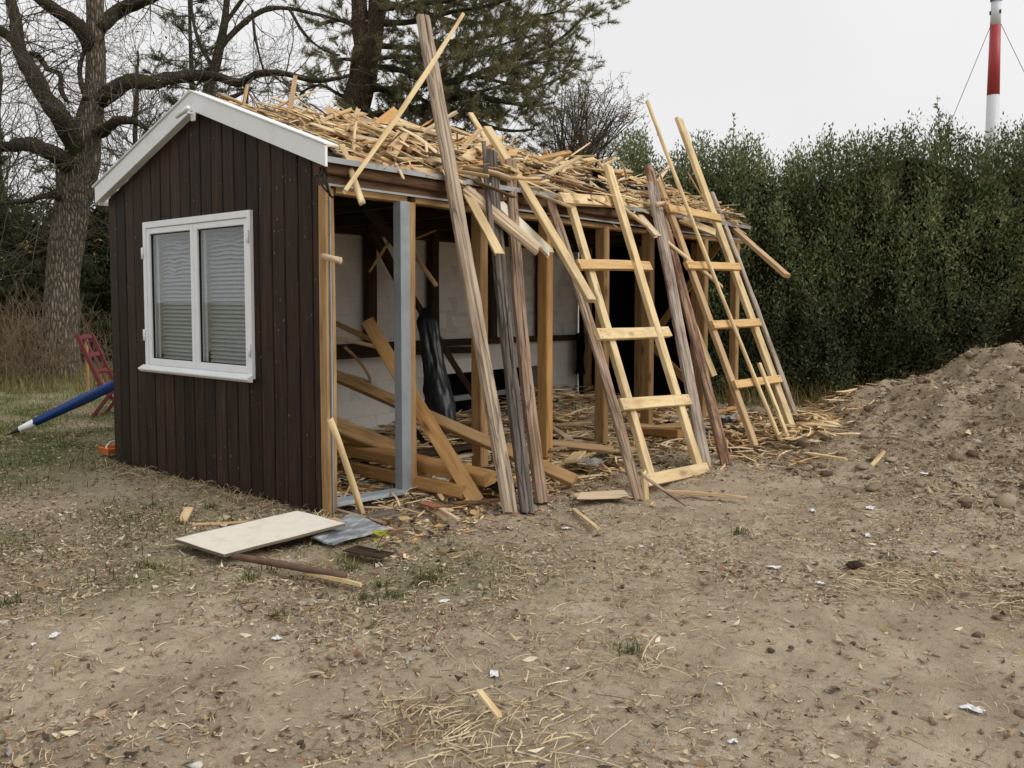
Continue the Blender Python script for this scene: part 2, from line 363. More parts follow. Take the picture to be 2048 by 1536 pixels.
PINE = {'trunk': [(10.439, 12.538, -0.557, 0.471),
 (10.504, 12.459, 2.838, 0.431),
 (10.588, 12.357, 5.409, 0.405),
 (10.669, 12.258, 6.555, 0.379),
 (10.788, 12.113, 7.316, 0.353),
 (10.849, 12.039, 7.947, 0.34)], 'stems': [[(10.832, 12.06, 7.821, 0.261),
 (10.764, 12.142, 8.702, 0.222),
 (10.737, 12.175, 9.579, 0.196),
 (10.727, 12.188, 11.693, 0.118),
 (10.783, 12.119, 14.15, 0.052)], [(10.905, 11.97, 7.796, 0.261),
 (11.042, 11.883, 8.719, 0.249),
 (11.13, 11.854, 9.742, 0.223),
 (11.274, 11.758, 12.011, 0.132),
 (11.402, 11.681, 14.511, 0.053)]], 'limbs': [[(10.944, 11.923, 7.506, 0.092),
 (10.926, 10.88, 7.26, 0.076),
 (11.055, 9.961, 6.77, 0.074),
 (11.609, 8.986, 6.959, 0.061),
 (12.435, 8.101, 7.456, 0.049),
 (13.137, 7.568, 7.874, 0.037),
 (13.776, 7.007, 8.782, 0.025)], [(10.855, 12.032, 6.238, 0.118),
 (11.663, 11.677, 6.453, 0.106),
 (12.049, 10.592, 6.621, 0.092),
 (11.834, 9.353, 6.606, 0.075),
 (11.828, 8.381, 6.314, 0.061),
 (12.449, 7.956, 6.245, 0.037),
 (13.279, 7.819, 6.433, 0.025)], [(11.032, 11.816, 8.577, 0.092),
 (11.95, 11.39, 8.782, 0.067),
 (12.303, 10.465, 8.933, 0.053),
 (12.646, 9.069, 8.969, 0.038),
 (13.238, 8.108, 9.463, 0.025)], [(11.61, 10.165, 6.479, 0.064),
 (11.696, 9.231, 5.935, 0.05),
 (11.957, 8.333, 5.596, 0.037),
 (12.506, 7.846, 5.666, 0.025)], [(11.077, 11.761, 9.454, 0.092),
 (11.125, 10.183, 9.345, 0.062),
 (11.568, 8.781, 9.374, 0.049),
 (12.699, 7.851, 9.836, 0.037),
 (13.907, 7.225, 10.653, 0.025)], [(10.861, 12.025, 7.189, 0.078),
 (11.339, 11.514, 6.82, 0.065),
 (12.073, 10.981, 6.233, 0.053),
 (12.979, 10.575, 6.037, 0.04)], [(11.944, 9.285, 7.078, 0.05),
 (12.61, 8.877, 6.961, 0.038),
 (13.455, 8.585, 6.955, 0.039),
 (14.233, 8.205, 7.364, 0.026)], [(10.947, 11.919, 8.073, 0.078),
 (11.766, 11.392, 8.099, 0.066),
 (12.774, 11.1, 8.405, 0.054),
 (14.065, 10.628, 8.819, 0.042),
 (15.195, 10.118, 9.334, 0.029)], [(10.694, 12.227, 6.682, 0.065),
 (10.469, 12.648, 6.832, 0.053),
 (10.051, 12.927, 7.049, 0.039),
 (9.664, 13.247, 6.773, 0.026)], [(10.746, 12.164, 8.451, 0.065),
 (10.649, 12.834, 8.817, 0.053),
 (10.23, 13.333, 8.687, 0.04)], [(10.755, 12.153, 7.316, 0.065),
 (10.383, 12.135, 7.611, 0.052),
 (10.012, 12.464, 7.589, 0.026)], [(10.61, 11.541, 7.554, 0.064),
 (11.105, 11.067, 7.639, 0.051),
 (11.806, 10.525, 7.633, 0.052),
 (12.516, 9.968, 7.814, 0.039),
 (13.148, 9.325, 8.153, 0.026),
 (13.634, 8.564, 8.309, 0.026)], [(11.167, 12.282, 7.035, 0.067),
 (11.391, 11.38, 7.0, 0.052),
 (11.646, 10.731, 6.632, 0.052),
 (12.343, 10.34, 6.446, 0.039),
 (13.288, 10.136, 6.515, 0.027)], [(10.645, 11.341, 8.75, 0.064),
 (10.75, 10.324, 8.678, 0.05),
 (10.962, 9.354, 8.638, 0.048),
 (11.477, 8.701, 8.864, 0.036),
 (12.344, 8.184, 9.106, 0.025)], [(11.448, 12.255, 9.414, 0.067),
 (12.026, 11.465, 9.138, 0.054),
 (13.155, 10.906, 8.985, 0.055),
 (14.376, 10.35, 9.244, 0.042),
 (15.221, 9.436, 9.404, 0.028),
 (15.321, 8.665, 9.665, 0.014)], [(10.547, 11.776, 5.964, 0.064),
 (11.172, 11.72, 5.993, 0.052),
 (11.683, 11.326, 5.932, 0.04),
 (12.034, 10.583, 5.791, 0.026)], [(11.721, 9.085, 6.999, 0.037),
 (12.268, 8.752, 7.296, 0.037),
 (12.949, 8.35, 7.371, 0.025),
 (13.56, 8.031, 7.569, 0.013)], [(10.509, 11.823, 6.214, 0.051),
 (10.24, 11.985, 6.253, 0.051),
 (10.228, 12.17, 5.965, 0.039),
 (10.138, 12.26, 5.712, 0.026)], [(11.31, 10.215, 6.86, 0.05),
 (11.368, 9.588, 6.651, 0.037),
 (11.611, 8.827, 6.519, 0.037),
 (12.072, 8.117, 6.79, 0.024)]]}
SHRUB = {'limbs': [[(12.734, 6.92, 1.057, 0.036),
 (13.055, 7.204, 3.965, 0.027),
 (13.217, 7.184, 5.125, 0.021),
 (13.043, 6.868, 5.938, 0.013),
 (12.778, 6.577, 6.341, 0.007)], [(12.022, 6.38, 1.076, 0.034),
 (12.555, 6.339, 3.853, 0.026),
 (12.685, 6.666, 4.912, 0.02),
 (12.489, 6.754, 5.683, 0.013),
 (12.085, 6.619, 6.038, 0.007)], [(13.107, 7.053, 1.048, 0.037),
 (12.925, 6.999, 3.938, 0.027),
 (12.522, 6.999, 4.815, 0.02),
 (12.251, 6.93, 5.473, 0.013),
 (12.152, 6.993, 5.864, 0.007)], [(12.648, 6.644, 1.062, 0.036),
 (12.173, 6.648, 3.842, 0.026),
 (12.062, 6.552, 4.615, 0.02),
 (12.136, 6.774, 5.266, 0.013),
 (12.411, 7.025, 5.697, 0.007)], [(12.635, 6.713, 1.061, 0.036),
 (12.571, 6.863, 3.894, 0.026),
 (13.126, 6.721, 5.005, 0.021),
 (13.658, 6.59, 5.902, 0.014),
 (13.857, 6.382, 6.386, 0.007)], [(12.216, 6.507, 1.071, 0.035),
 (11.92, 6.62, 3.816, 0.025),
 (12.077, 6.881, 4.586, 0.02),
 (12.433, 7.089, 5.232, 0.013),
 (12.472, 7.149, 5.577, 0.007)], [(12.493, 6.569, 1.066, 0.035),
 (12.569, 6.52, 3.868, 0.026),
 (12.756, 6.63, 5.001, 0.02),
 (12.893, 6.919, 5.921, 0.013),
 (13.037, 7.079, 6.467, 0.007)], [(12.408, 6.523, 1.068, 0.035),
 (12.189, 6.464, 3.829, 0.025),
 (12.262, 6.135, 4.884, 0.02),
 (12.431, 5.84, 5.701, 0.013),
 (12.616, 5.703, 6.186, 0.007)], [(12.552, 6.787, 1.061, 0.036),
 (12.655, 6.395, 3.867, 0.026),
 (12.624, 6.757, 4.75, 0.02),
 (12.694, 7.282, 5.49, 0.013),
 (12.708, 7.589, 5.92, 0.007)], [(12.818, 6.922, 1.055, 0.036),
 (12.813, 6.768, 3.91, 0.026),
 (12.509, 6.438, 5.004, 0.02),
 (12.379, 6.239, 5.841, 0.013),
 (12.649, 6.347, 6.409, 0.007)], [(11.96, 6.313, 1.078, 0.034),
 (11.755, 6.229, 3.771, 0.025),
 (11.58, 5.782, 4.663, 0.019),
 (11.74, 5.327, 5.356, 0.012),
 (12.123, 5.285, 5.83, 0.007)], [(12.587, 6.772, 1.061, 0.036),
 (12.129, 6.952, 3.86, 0.026),
 (12.13, 6.931, 4.777, 0.02),
 (12.279, 7.102, 5.533, 0.013),
 (12.528, 7.3, 6.014, 0.007)], [(12.247, 6.409, 1.072, 0.035),
 (11.887, 6.61, 3.812, 0.025),
 (11.706, 6.49, 4.952, 0.019),
 (11.588, 6.299, 5.805, 0.012),
 (11.487, 6.194, 6.275, 0.007)], [(12.462, 6.713, 1.064, 0.035),
 (12.052, 6.976, 3.855, 0.026),
 (12.649, 6.777, 4.714, 0.02),
 (13.433, 6.453, 5.426, 0.013),
 (13.666, 6.114, 5.787, 0.007)], [(12.438, 6.687, 1.065, 0.035),
 (12.851, 6.422, 3.887, 0.026),
 (13.252, 6.363, 4.899, 0.02),
 (13.576, 6.373, 5.71, 0.013),
 (13.766, 6.317, 6.173, 0.007)], [(12.514, 6.575, 1.065, 0.035),
 (12.859, 6.623, 3.903, 0.026),
 (13.104, 6.648, 4.957, 0.021),
 (13.194, 6.537, 5.753, 0.013),
 (13.077, 6.355, 6.159, 0.007)], [(12.215, 6.539, 1.071, 0.035),
 (12.342, 6.746, 3.864, 0.026),
 (12.542, 6.427, 4.768, 0.02),
 (12.626, 5.868, 5.414, 0.013),
 (12.537, 5.469, 5.738, 0.007)], [(13.168, 7.197, 1.045, 0.037),
 (13.577, 6.915, 3.991, 0.027),
 (13.432, 6.939, 5.066, 0.021),
 (13.167, 6.83, 5.848, 0.013),
 (12.894, 6.705, 6.252, 0.007)], [(12.619, 6.68, 1.062, 0.036),
 (12.656, 6.28, 3.858, 0.026),
 (12.353, 5.98, 4.685, 0.02),
 (12.352, 5.76, 5.336, 0.013),
 (12.663, 5.857, 5.787, 0.007)], [(12.891, 6.936, 1.054, 0.036),
 (12.674, 7.205, 3.93, 0.027),
 (12.845, 6.7, 4.79, 0.02),
 (12.912, 6.169, 5.418, 0.013),
 (12.919, 5.792, 5.751, 0.007)], [(12.035, 6.349, 1.076, 0.034),
 (11.854, 5.9, 3.755, 0.025),
 (11.593, 5.791, 4.858, 0.019),
 (11.74, 5.943, 5.783, 0.012),
 (12.08, 6.219, 6.399, 0.007)], [(12.418, 6.512, 1.068, 0.035),
 (12.657, 6.718, 3.891, 0.026),
 (12.913, 6.847, 5.146, 0.021),
 (13.05, 6.762, 6.102, 0.013),
 (12.916, 6.594, 6.588, 0.007)], [(12.134, 6.388, 1.074, 0.035),
 (11.898, 6.296, 3.789, 0.025),
 (12.069, 5.899, 4.649, 0.019),
 (12.328, 5.668, 5.336, 0.012),
 (12.663, 5.581, 5.768, 0.007)], [(13.159, 7.219, 1.045, 0.037),
 (13.353, 6.931, 3.972, 0.027),
 (13.423, 7.037, 5.127, 0.021),
 (13.444, 7.371, 6.059, 0.014),
 (13.578, 7.594, 6.626, 0.008)], [(12.154, 6.493, 1.072, 0.035),
 (12.056, 6.936, 3.852, 0.026),
 (12.466, 6.851, 4.97, 0.02),
 (12.952, 6.587, 5.855, 0.013),
 (13.176, 6.412, 6.353, 0.007)], [(12.036, 6.217, 1.078, 0.034),
 (11.9, 6.789, 3.827, 0.025),
 (12.391, 6.537, 4.727, 0.02),
 (12.746, 6.248, 5.422, 0.013),
 (12.879, 5.965, 5.793, 0.007)], [(12.701, 6.812, 1.059, 0.036),
 (12.785, 6.313, 3.873, 0.026),
 (12.317, 6.278, 4.794, 0.02),
 (12.007, 6.412, 5.51, 0.013),
 (12.078, 6.675, 5.983, 0.007)], [(12.845, 6.843, 1.056, 0.036),
 (12.901, 6.593, 3.904, 0.026),
 (12.909, 6.183, 4.607, 0.02),
 (12.934, 5.731, 5.126, 0.013),
 (12.957, 5.462, 5.415, 0.007)], [(12.708, 6.843, 1.058, 0.036),
 (12.373, 6.987, 3.886, 0.026),
 (12.258, 6.534, 5.013, 0.02),
 (12.171, 6.251, 5.864, 0.013),
 (12.359, 6.188, 6.4, 0.007)], [(12.092, 6.334, 1.076, 0.034),
 (11.973, 6.515, 3.813, 0.025),
 (12.559, 6.227, 4.697, 0.02),
 (13.233, 5.919, 5.42, 0.013),
 (13.624, 5.686, 5.836, 0.007)], [(12.359, 6.429, 1.07, 0.035),
 (12.253, 6.863, 3.865, 0.026),
 (12.384, 6.722, 4.881, 0.02),
 (12.428, 6.391, 5.628, 0.013),
 (12.3, 6.11, 6.006, 0.007)], [(13.186, 7.204, 1.045, 0.037),
 (13.295, 7.564, 4.014, 0.028),
 (13.687, 7.472, 5.205, 0.022),
 (13.85, 7.314, 6.109, 0.014),
 (13.788, 7.06, 6.571, 0.008)], [(13.172, 7.056, 1.047, 0.037),
 (12.826, 7.068, 3.934, 0.027),
 (12.625, 7.027, 4.817, 0.02),
 (12.483, 7.16, 5.512, 0.013),
 (12.539, 7.314, 5.941, 0.007)], [(13.246, 7.125, 1.045, 0.037),
 (13.191, 7.546, 4.003, 0.027),
 (13.705, 7.105, 4.892, 0.021),
 (14.066, 6.608, 5.563, 0.014),
 (14.185, 6.189, 5.912, 0.007)], [(12.822, 6.861, 1.056, 0.036),
 (12.665, 6.736, 3.894, 0.026),
 (12.877, 6.917, 5.198, 0.021),
 (13.274, 7.098, 6.277, 0.014),
 (13.333, 7.116, 6.862, 0.007)], [(12.888, 6.923, 1.054, 0.036),
 (12.86, 7.161, 3.944, 0.027),
 (12.961, 7.333, 4.979, 0.021),
 (13.15, 7.414, 5.803, 0.014),
 (13.272, 7.516, 6.29, 0.007)], [(12.914, 6.948, 1.053, 0.036),
 (13.052, 7.096, 3.957, 0.027),
 (13.455, 7.014, 4.896, 0.021),
 (13.924, 6.771, 5.641, 0.014),
 (14.147, 6.611, 6.062, 0.008)], [(12.548, 6.592, 1.064, 0.035),
 (12.903, 6.435, 3.893, 0.026),
 (12.998, 6.787, 4.847, 0.021),
 (12.943, 7.25, 5.609, 0.013),
 (12.854, 7.454, 6.032, 0.007)], [(12.67, 6.83, 1.059, 0.036),
 (12.612, 6.561, 3.875, 0.026),
 (12.879, 6.615, 4.919, 0.02),
 (13.19, 6.901, 5.792, 0.013),
 (13.302, 6.958, 6.277, 0.007)], [(12.892, 6.996, 1.053, 0.036),
 (12.663, 6.856, 3.902, 0.026),
 (12.418, 6.725, 4.878, 0.02),
 (12.336, 6.607, 5.63, 0.013),
 (12.396, 6.643, 6.087, 0.007)], [(12.797, 6.767, 1.058, 0.036),
 (12.309, 6.957, 3.877, 0.026),
 (12.35, 6.905, 5.075, 0.02),
 (12.534, 7.08, 6.058, 0.013),
 (12.809, 7.266, 6.676, 0.007)], [(13.104, 7.071, 1.048, 0.037),
 (13.425, 7.05, 3.988, 0.027),
 (13.352, 7.355, 5.104, 0.021),
 (13.143, 7.582, 5.952, 0.014),
 (12.886, 7.637, 6.398, 0.007)], [(12.737, 6.913, 1.057, 0.036),
 (12.938, 6.956, 3.935, 0.027),
 (13.162, 6.561, 4.871, 0.021),
 (13.238, 6.018, 5.544, 0.013),
 (13.173, 5.614, 5.887, 0.007)], [(12.192, 6.382, 1.073, 0.035),
 (12.066, 6.86, 3.848, 0.026),
 (12.626, 6.582, 4.656, 0.02),
 (13.1, 6.326, 5.297, 0.013),
 (13.375, 6.093, 5.657, 0.007)]]}
PAPERS = [(-0.719, -1.83, 0.0, 0.066),
 (-1.591, -1.63, 0.0, 0.057),
 (-1.212, -2.593, 0.0, 0.069),
 (0.799, -1.515, 0.0, 0.06),
 (-0.318, -4.194, 0.0, 0.077),
 (2.311, -2.656, 0.0, 0.087),
 (0.881, -2.935, 0.0, 0.08),
 (1.876, -3.161, 0.0, 0.077),
 (1.746, -3.6, 0.0, 0.048),
 (0.719, -2.147, 0.0, 0.043),
 (-2.301, -0.809, 0.0, 0.035),
 (-1.249, -2.246, 0.0, 0.03),
 (-1.355, -2.24, 0.0, 0.042),
 (-1.094, -3.589, 0.0, 0.041),
 (-0.701, -3.354, 0.0, 0.028),
 (-0.978, -2.802, 0.0, 0.029),
 (-0.337, -1.61, -0.0, 0.039),
 (-2.197, -0.781, 0.0, 0.067),
 (19.629, 0.073, 0.0, 0.252),
 (10.021, -0.973, 0.0, 0.125),
 (9.229, -1.97, 0.0, 0.099),
 (4.063, -3.0, 0.0, 0.086),
 (6.903, -1.933, 0.0, 0.084),
 (2.634, -2.954, 0.0, 0.095),
 (0.782, -3.235, 0.0, 0.054)]
TUFTS = [(-0.607, -0.909),
 (-0.664, -1.023),
 (-0.335, -1.423),
 (-0.67, -1.57),
 (-0.847, -1.603),
 (-0.516, -1.49),
 (-1.187, -0.809),
 (-0.819, -0.358),
 (-1.004, -0.754),
 (-1.447, -0.214),
 (-0.481, -0.51),
 (-0.81, 0.569),
 (-0.673, -2.922),
 (1.382, -2.502),
 (-2.127, -0.043),
 (-0.457, 0.812),
 (-0.614, 0.33),
 (-0.79, -1.424),
 (-0.971, -1.511),
 (-1.377, -1.353)]
PTS = {'panel': [(-1.154, 0.043, 0.02),
 (-1.137, -0.473, 0.02),
 (-0.321, -0.563, 0.05),
 (-0.322, -0.055, 0.05)], 'sheet': [(-0.538, -0.493, 0.0),
 (-0.54, -0.714, 0.0),
 (-0.09, -0.727, 0.01),
 (-0.017, -0.245, 0.01)], 'umb': [(-0.039, 5.704, 0.02),
 (0.054, 5.786, 0.03),
 (0.266, 5.942, 0.08),
 (3.513, 10.808, 0.0)], 'chair': [(1.315, 6.586, 0.0),
 (1.332, 6.926, 1.101),
 (1.57, 6.637, 0.673)], 'stake': [(2.516, 9.683, 0.0),
 (2.048, 8.576, 0.906)], 'crate': [(1.633, 11.666, 0.0),
 (3.229, 14.625, 0.0)], 'orange': [(0.016, 3.645, 0.0),
 (0.1, 3.527, 0.002)], 'mast': [(64.033, 7.131, 12.161),
 (63.998, 7.173, 22.682),
 (64.023, 7.143, 15.98),
 (63.992, 7.181, 20.8)], 'wires': [(63.711, 7.524, 21.553),
 (61.905, 9.725, 12.44),
 (64.176, 6.956, 21.553),
 (65.482, 5.365, 16.498)], 'hedge': [(8.661, 3.039, 0.658),
 (10.079, 0.366, 0.693),
 (11.519, -2.65, 0.739),
 (12.498, -4.789, 0.774)], 'backhedge': [(-0.43, 24.207, 0.29),
 (3.883, 20.528, 0.232),
 (7.455, 16.963, 0.203),
 (13.424, 13.63, 0.059)], 'roll': [(2.218, 1.0, 0.212),
 (2.458, 1.5, 1.422)], 'seedling': [(-0.436, -0.99, -0.0)], 'lump': [(1.222, -3.29, 0.0)], 'straw1': [(-1.591, -2.901, 0.0)], 'straw2': [(1.152, -3.523, 0.0)], 'straw3': [(1.048, -4.144, 0.0)], 'straw4': [(-1.632, -2.617, 0.0)], 'straw5': [(-0.769, -3.049, 0.0)]}

# ------------------------------------------------------------------ helpers
rnd = random.Random(11)
RNG = np.random.default_rng(11)

def lin(r, g, b):
    return tuple(((c / 255) / 12.92 if c <= 10 else (((c / 255) + 0.055) / 1.055) ** 2.4) for c in (r, g, b)) + (1,)

def link(o, parent=None):
    COL.objects.link(o)
    if parent is not None:
        o.parent = parent
    return o

def tag(o, label=None, cat=None, group=None, kind=None):
    if label: o['label'] = label
    if cat: o['category'] = cat
    if group: o['group'] = group
    if kind: o['kind'] = kind
    return o

def empty(name, loc=(0, 0, 0), rz=0):
    e = bpy.data.objects.new(name, None)
    e.location = loc
    e.rotation_euler = (0, 0, rz)
    e.empty_display_size = 0.1
    return link(e)

def np_mesh(name, V, F, smooth=False, col=None, loc=None, M=None):
    """V (n,3), F (m,k): every face has k corners."""
    V = np.asarray(V, dtype=np.float32).reshape(-1, 3)
    F = np.asarray(F, dtype=np.int32)
    m, k = F.shape
    me = bpy.data.meshes.new(name)
    me.vertices.add(len(V)); me.vertices.foreach_set('co', V.ravel())
    me.loops.add(m * k); me.loops.foreach_set('vertex_index', F.ravel())
    me.polygons.add(m)
    me.polygons.foreach_set('loop_start', np.arange(0, m * k, k, dtype=np.int32))
    me.polygons.foreach_set('loop_total', np.full(m, k, dtype=np.int32))
    if smooth:
        me.polygons.foreach_set('use_smooth', np.ones(m, dtype=bool))
    if col is not None:
        a = me.attributes.new('col', 'FLOAT_COLOR', 'POINT')
        c = np.ones((len(V), 4), dtype=np.float32); c[:, :3] = np.asarray(col, dtype=np.float32).reshape(-1, 3)
        a.data.foreach_set('color', c.ravel())
    if loc is not None:
        a = me.attributes.new('loc', 'FLOAT_VECTOR', 'POINT')
        a.data.foreach_set('vector', np.asarray(loc, dtype=np.float32).ravel())
    me.update(calc_edges=True)
    if M is not None:
        me.materials.append(M)
    return me

def py_mesh(name, V, F, M=None, smooth=False):
    me = bpy.data.meshes.new(name)
    me.from_pydata([tuple(v) for v in V], [], [tuple(f) for f in F])
    if smooth:
        for p in me.polygons: p.use_smooth = True
    if M is not None: me.materials.append(M)
    me.update()
    return me

def mobj(name, me, parent=None):
    return link(bpy.data.objects.new(name, me), parent)

def box_vf(x0, x1, y0, y1, z0, z1):
    V = [(x0, y0, z0), (x1, y0, z0), (x1, y1, z0), (x0, y1, z0), (x0, y0, z1), (x1, y0, z1), (x1, y1, z1), (x0, y1, z1)]
    F = [(0, 3, 2, 1), (4, 5, 6, 7), (0, 1, 5, 4), (1, 2, 6, 5), (2, 3, 7, 6), (3, 0, 4, 7)]
    return V, F

class MB:
    """collects boxes and prisms into one mesh"""
    def __init__(self): self.V = []; self.F = []
    def add(self, V, F):
        n = len(self.V); self.V += [tuple(v) for v in V]; self.F += [tuple(i + n for i in f) for f in F]; return self
    def box(self, *a): return self.add(*box_vf(*a))
    def tube(self, pts, rads, k=8, cap=True):
        V, F = tube_vf(pts, rads, k, cap); return self.add(V, F)
    def build(self, name, M, parent=None, bevel=0.0, smooth=False):
        me = py_mesh(name, self.V, self.F, M, smooth)
        if bevel:
            bm = bmesh.new(); bm.from_mesh(me)
            bmesh.ops.bevel(bm, geom=list(bm.edges), offset=bevel, segments=1, affect='EDGES')
            bm.to_mesh(me); bm.free()
        return mobj(name, me, parent)

def frame_from(d):
    d = Vector(d).normalized()
    a = Vector((0, 0, 1)) if abs(d.z) < 0.95 else Vector((1, 0, 0))
    u = d.cross(a).normalized()
    return u, d.cross(u).normalized()

def tube_vf(pts, rads, k=8, cap=True):
    pts = [Vector(p) for p in pts]
    V, F = [], []
    n = len(pts)
    u = None
    for i, p in enumerate(pts):
        d = (pts[min(i + 1, n - 1)] - pts[max(i - 1, 0)])
        if d.length < 1e-9: d = Vector((0, 0, 1))
        d.normalize()
        if u is None: u, v = frame_from(d)
        else:
            u = (u - d * u.dot(d)).normalized(); v = d.cross(u)
        for j in range(k):
            a = 2 * math.pi * j / k
            V.append(p + (u * math.cos(a) + v * math.sin(a)) * rads[i])
    for i in range(n - 1):
        for j in range(k):
            F.append((i * k + j, i * k + (j + 1) % k, (i + 1) * k + (j + 1) % k, (i + 1) * k + j))
    if cap:
        F.append(tuple(range(k))[::-1]); F.append(tuple(range((n - 1) * k, n * k)))
    return V, F

# vectorised value noise
def _hash(ix, iy, s):
    h = (ix * 374761393 + iy * 668265263 + s * 1442695041) & 0xffffffff
    h = ((h ^ (h >> 13)) * 1274126177) & 0xffffffff
    return ((h ^ (h >> 16)) & 0xffff) / 65535.0
def vnoise(x, y, s=0):
    x = np.asarray(x, dtype=np.float64); y = np.asarray(y, dtype=np.float64)
    ix = np.floor(x).astype(np.int64); iy = np.floor(y).astype(np.int64)
    fx = x - ix; fy = y - iy
    fx = fx * fx * (3 - 2 * fx); fy = fy * fy * (3 - 2 * fy)
    a = _hash(ix, iy, s); b = _hash(ix + 1, iy, s); c = _hash(ix, iy + 1, s); d = _hash(ix + 1, iy + 1, s)
    return (a * (1 - fx) + b * fx) * (1 - fy) + (c * (1 - fx) + d * fx) * fy - 0.5
def sstep(a, b, x):
    t = np.clip((x - a) / (b - a), 0, 1); return t * t * (3 - 2 * t)

# ------------------------------------------------------------------ materials
class Nodes:
    def __init__(self, name):
        self.m = bpy.data.materials.new(name); self.m.use_nodes = True
        self.t = self.m.node_tree; self.t.nodes.clear()
        self.out = self.t.nodes.new('ShaderNodeOutputMaterial')
        self.b = self.t.nodes.new('ShaderNodeBsdfPrincipled')
        self.t.links.new(self.b.outputs[0], self.out.inputs['Surface'])
    def n(self, typ, **kw):
        nd = self.t.nodes.new('ShaderNode' + typ)
        for k, v in kw.items(): setattr(nd, k, v)
        return nd
    def l(self, a, b): self.t.links.new(a, b)
    def val(self, sock, v):
        if hasattr(v, 'is_output') or isinstance(v, bpy.types.NodeSocket): self.l(v, sock)
        else: sock.default_value = v
    def noise(self, vec, scale, detail=4, rough=0.55, dist=0.0):
        nd = self.n('TexNoise'); self.l(vec, nd.inputs['Vector'])
        nd.inputs['Scale'].default_value = scale; nd.inputs['Detail'].default_value = detail
        nd.inputs['Roughness'].default_value = rough; nd.inputs['Distortion'].default_value = dist
        return nd.outputs['Fac']
    def voro(self, vec, scale, feature='F1', out='Distance', rnd_=1.0):
        nd = self.n('TexVoronoi', feature=feature); self.l(vec, nd.inputs['Vector'])
        nd.inputs['Scale'].default_value = scale; nd.inputs['Randomness'].default_value = rnd_
        return nd.outputs[out]
    def mapping(self, vec, scale=(1, 1, 1), loc=(0, 0, 0)):
        nd = self.n('Mapping'); self.l(vec, nd.inputs['Vector'])
        nd.inputs['Scale'].default_value = scale; nd.inputs['Location'].default_value = loc
        return nd.outputs[0]
    def ramp(self, fac, stops):
        nd = self.n('ValToRGB'); cr = nd.color_ramp
        while len(cr.elements) < len(stops): cr.elements.new(0.5)
        for e, (p, c) in zip(cr.elements, stops):
            e.position = p; e.color = c if len(c) == 4 else tuple(c) + (1,)
        self.l(fac, nd.inputs['Fac']); return nd.outputs['Color']
    def fac(self, f, a, b):
        nd = self.n('MapRange'); self.l(f, nd.inputs['Value'])
        nd.inputs['From Min'].default_value = a; nd.inputs['From Max'].default_value = b
        nd.clamp = True
        return nd.outputs['Result']
    def mix(self, f, a, b, mode='MIX'):
        nd = self.n('Mix', data_type='RGBA', blend_type=mode)
        self.val(nd.inputs['Factor'], f); self.val(nd.inputs['A'], a); self.val(nd.inputs['B'], b)
        return nd.outputs['Result']
    def math(self, op, a, b=0.0):
        nd = self.n('Math', operation=op); self.val(nd.inputs[0], a); self.val(nd.inputs[1], b)
        return nd.outputs[0]
    def bump(self, h, strength=0.4, dist=0.01, normal=None):
        nd = self.n('Bump'); self.l(h, nd.inputs['Height'])
        nd.inputs['Strength'].default_value = strength; nd.inputs['Distance'].default_value = dist
        if normal is not None: self.l(normal, nd.inputs['Normal'])
        return nd.outputs[0]
    def done(self, color=None, rough=0.8, normal=None, spec=0.3):
        if color is not None: self.val(self.b.inputs['Base Color'], color)
        self.val(self.b.inputs['Roughness'], rough)
        self.b.inputs['Specular IOR Level'].default_value = spec
        if normal is not None: self.l(normal, self.b.inputs['Normal'])
        return self.m

def object_coords(N):
    tc = N.n('TexCoord'); oi = N.n('ObjectInfo')
    off = N.n('VectorMath', operation='SCALE'); N.l(oi.outputs['Location'], off.inputs[0]); off.inputs['Scale'].default_value = 3.7
    ad = N.n('VectorMath', operation='ADD'); N.l(tc.outputs['Object'], ad.inputs[0]); N.l(off.outputs[0], ad.inputs[1])
    return ad.outputs[0], oi.outputs['Random']

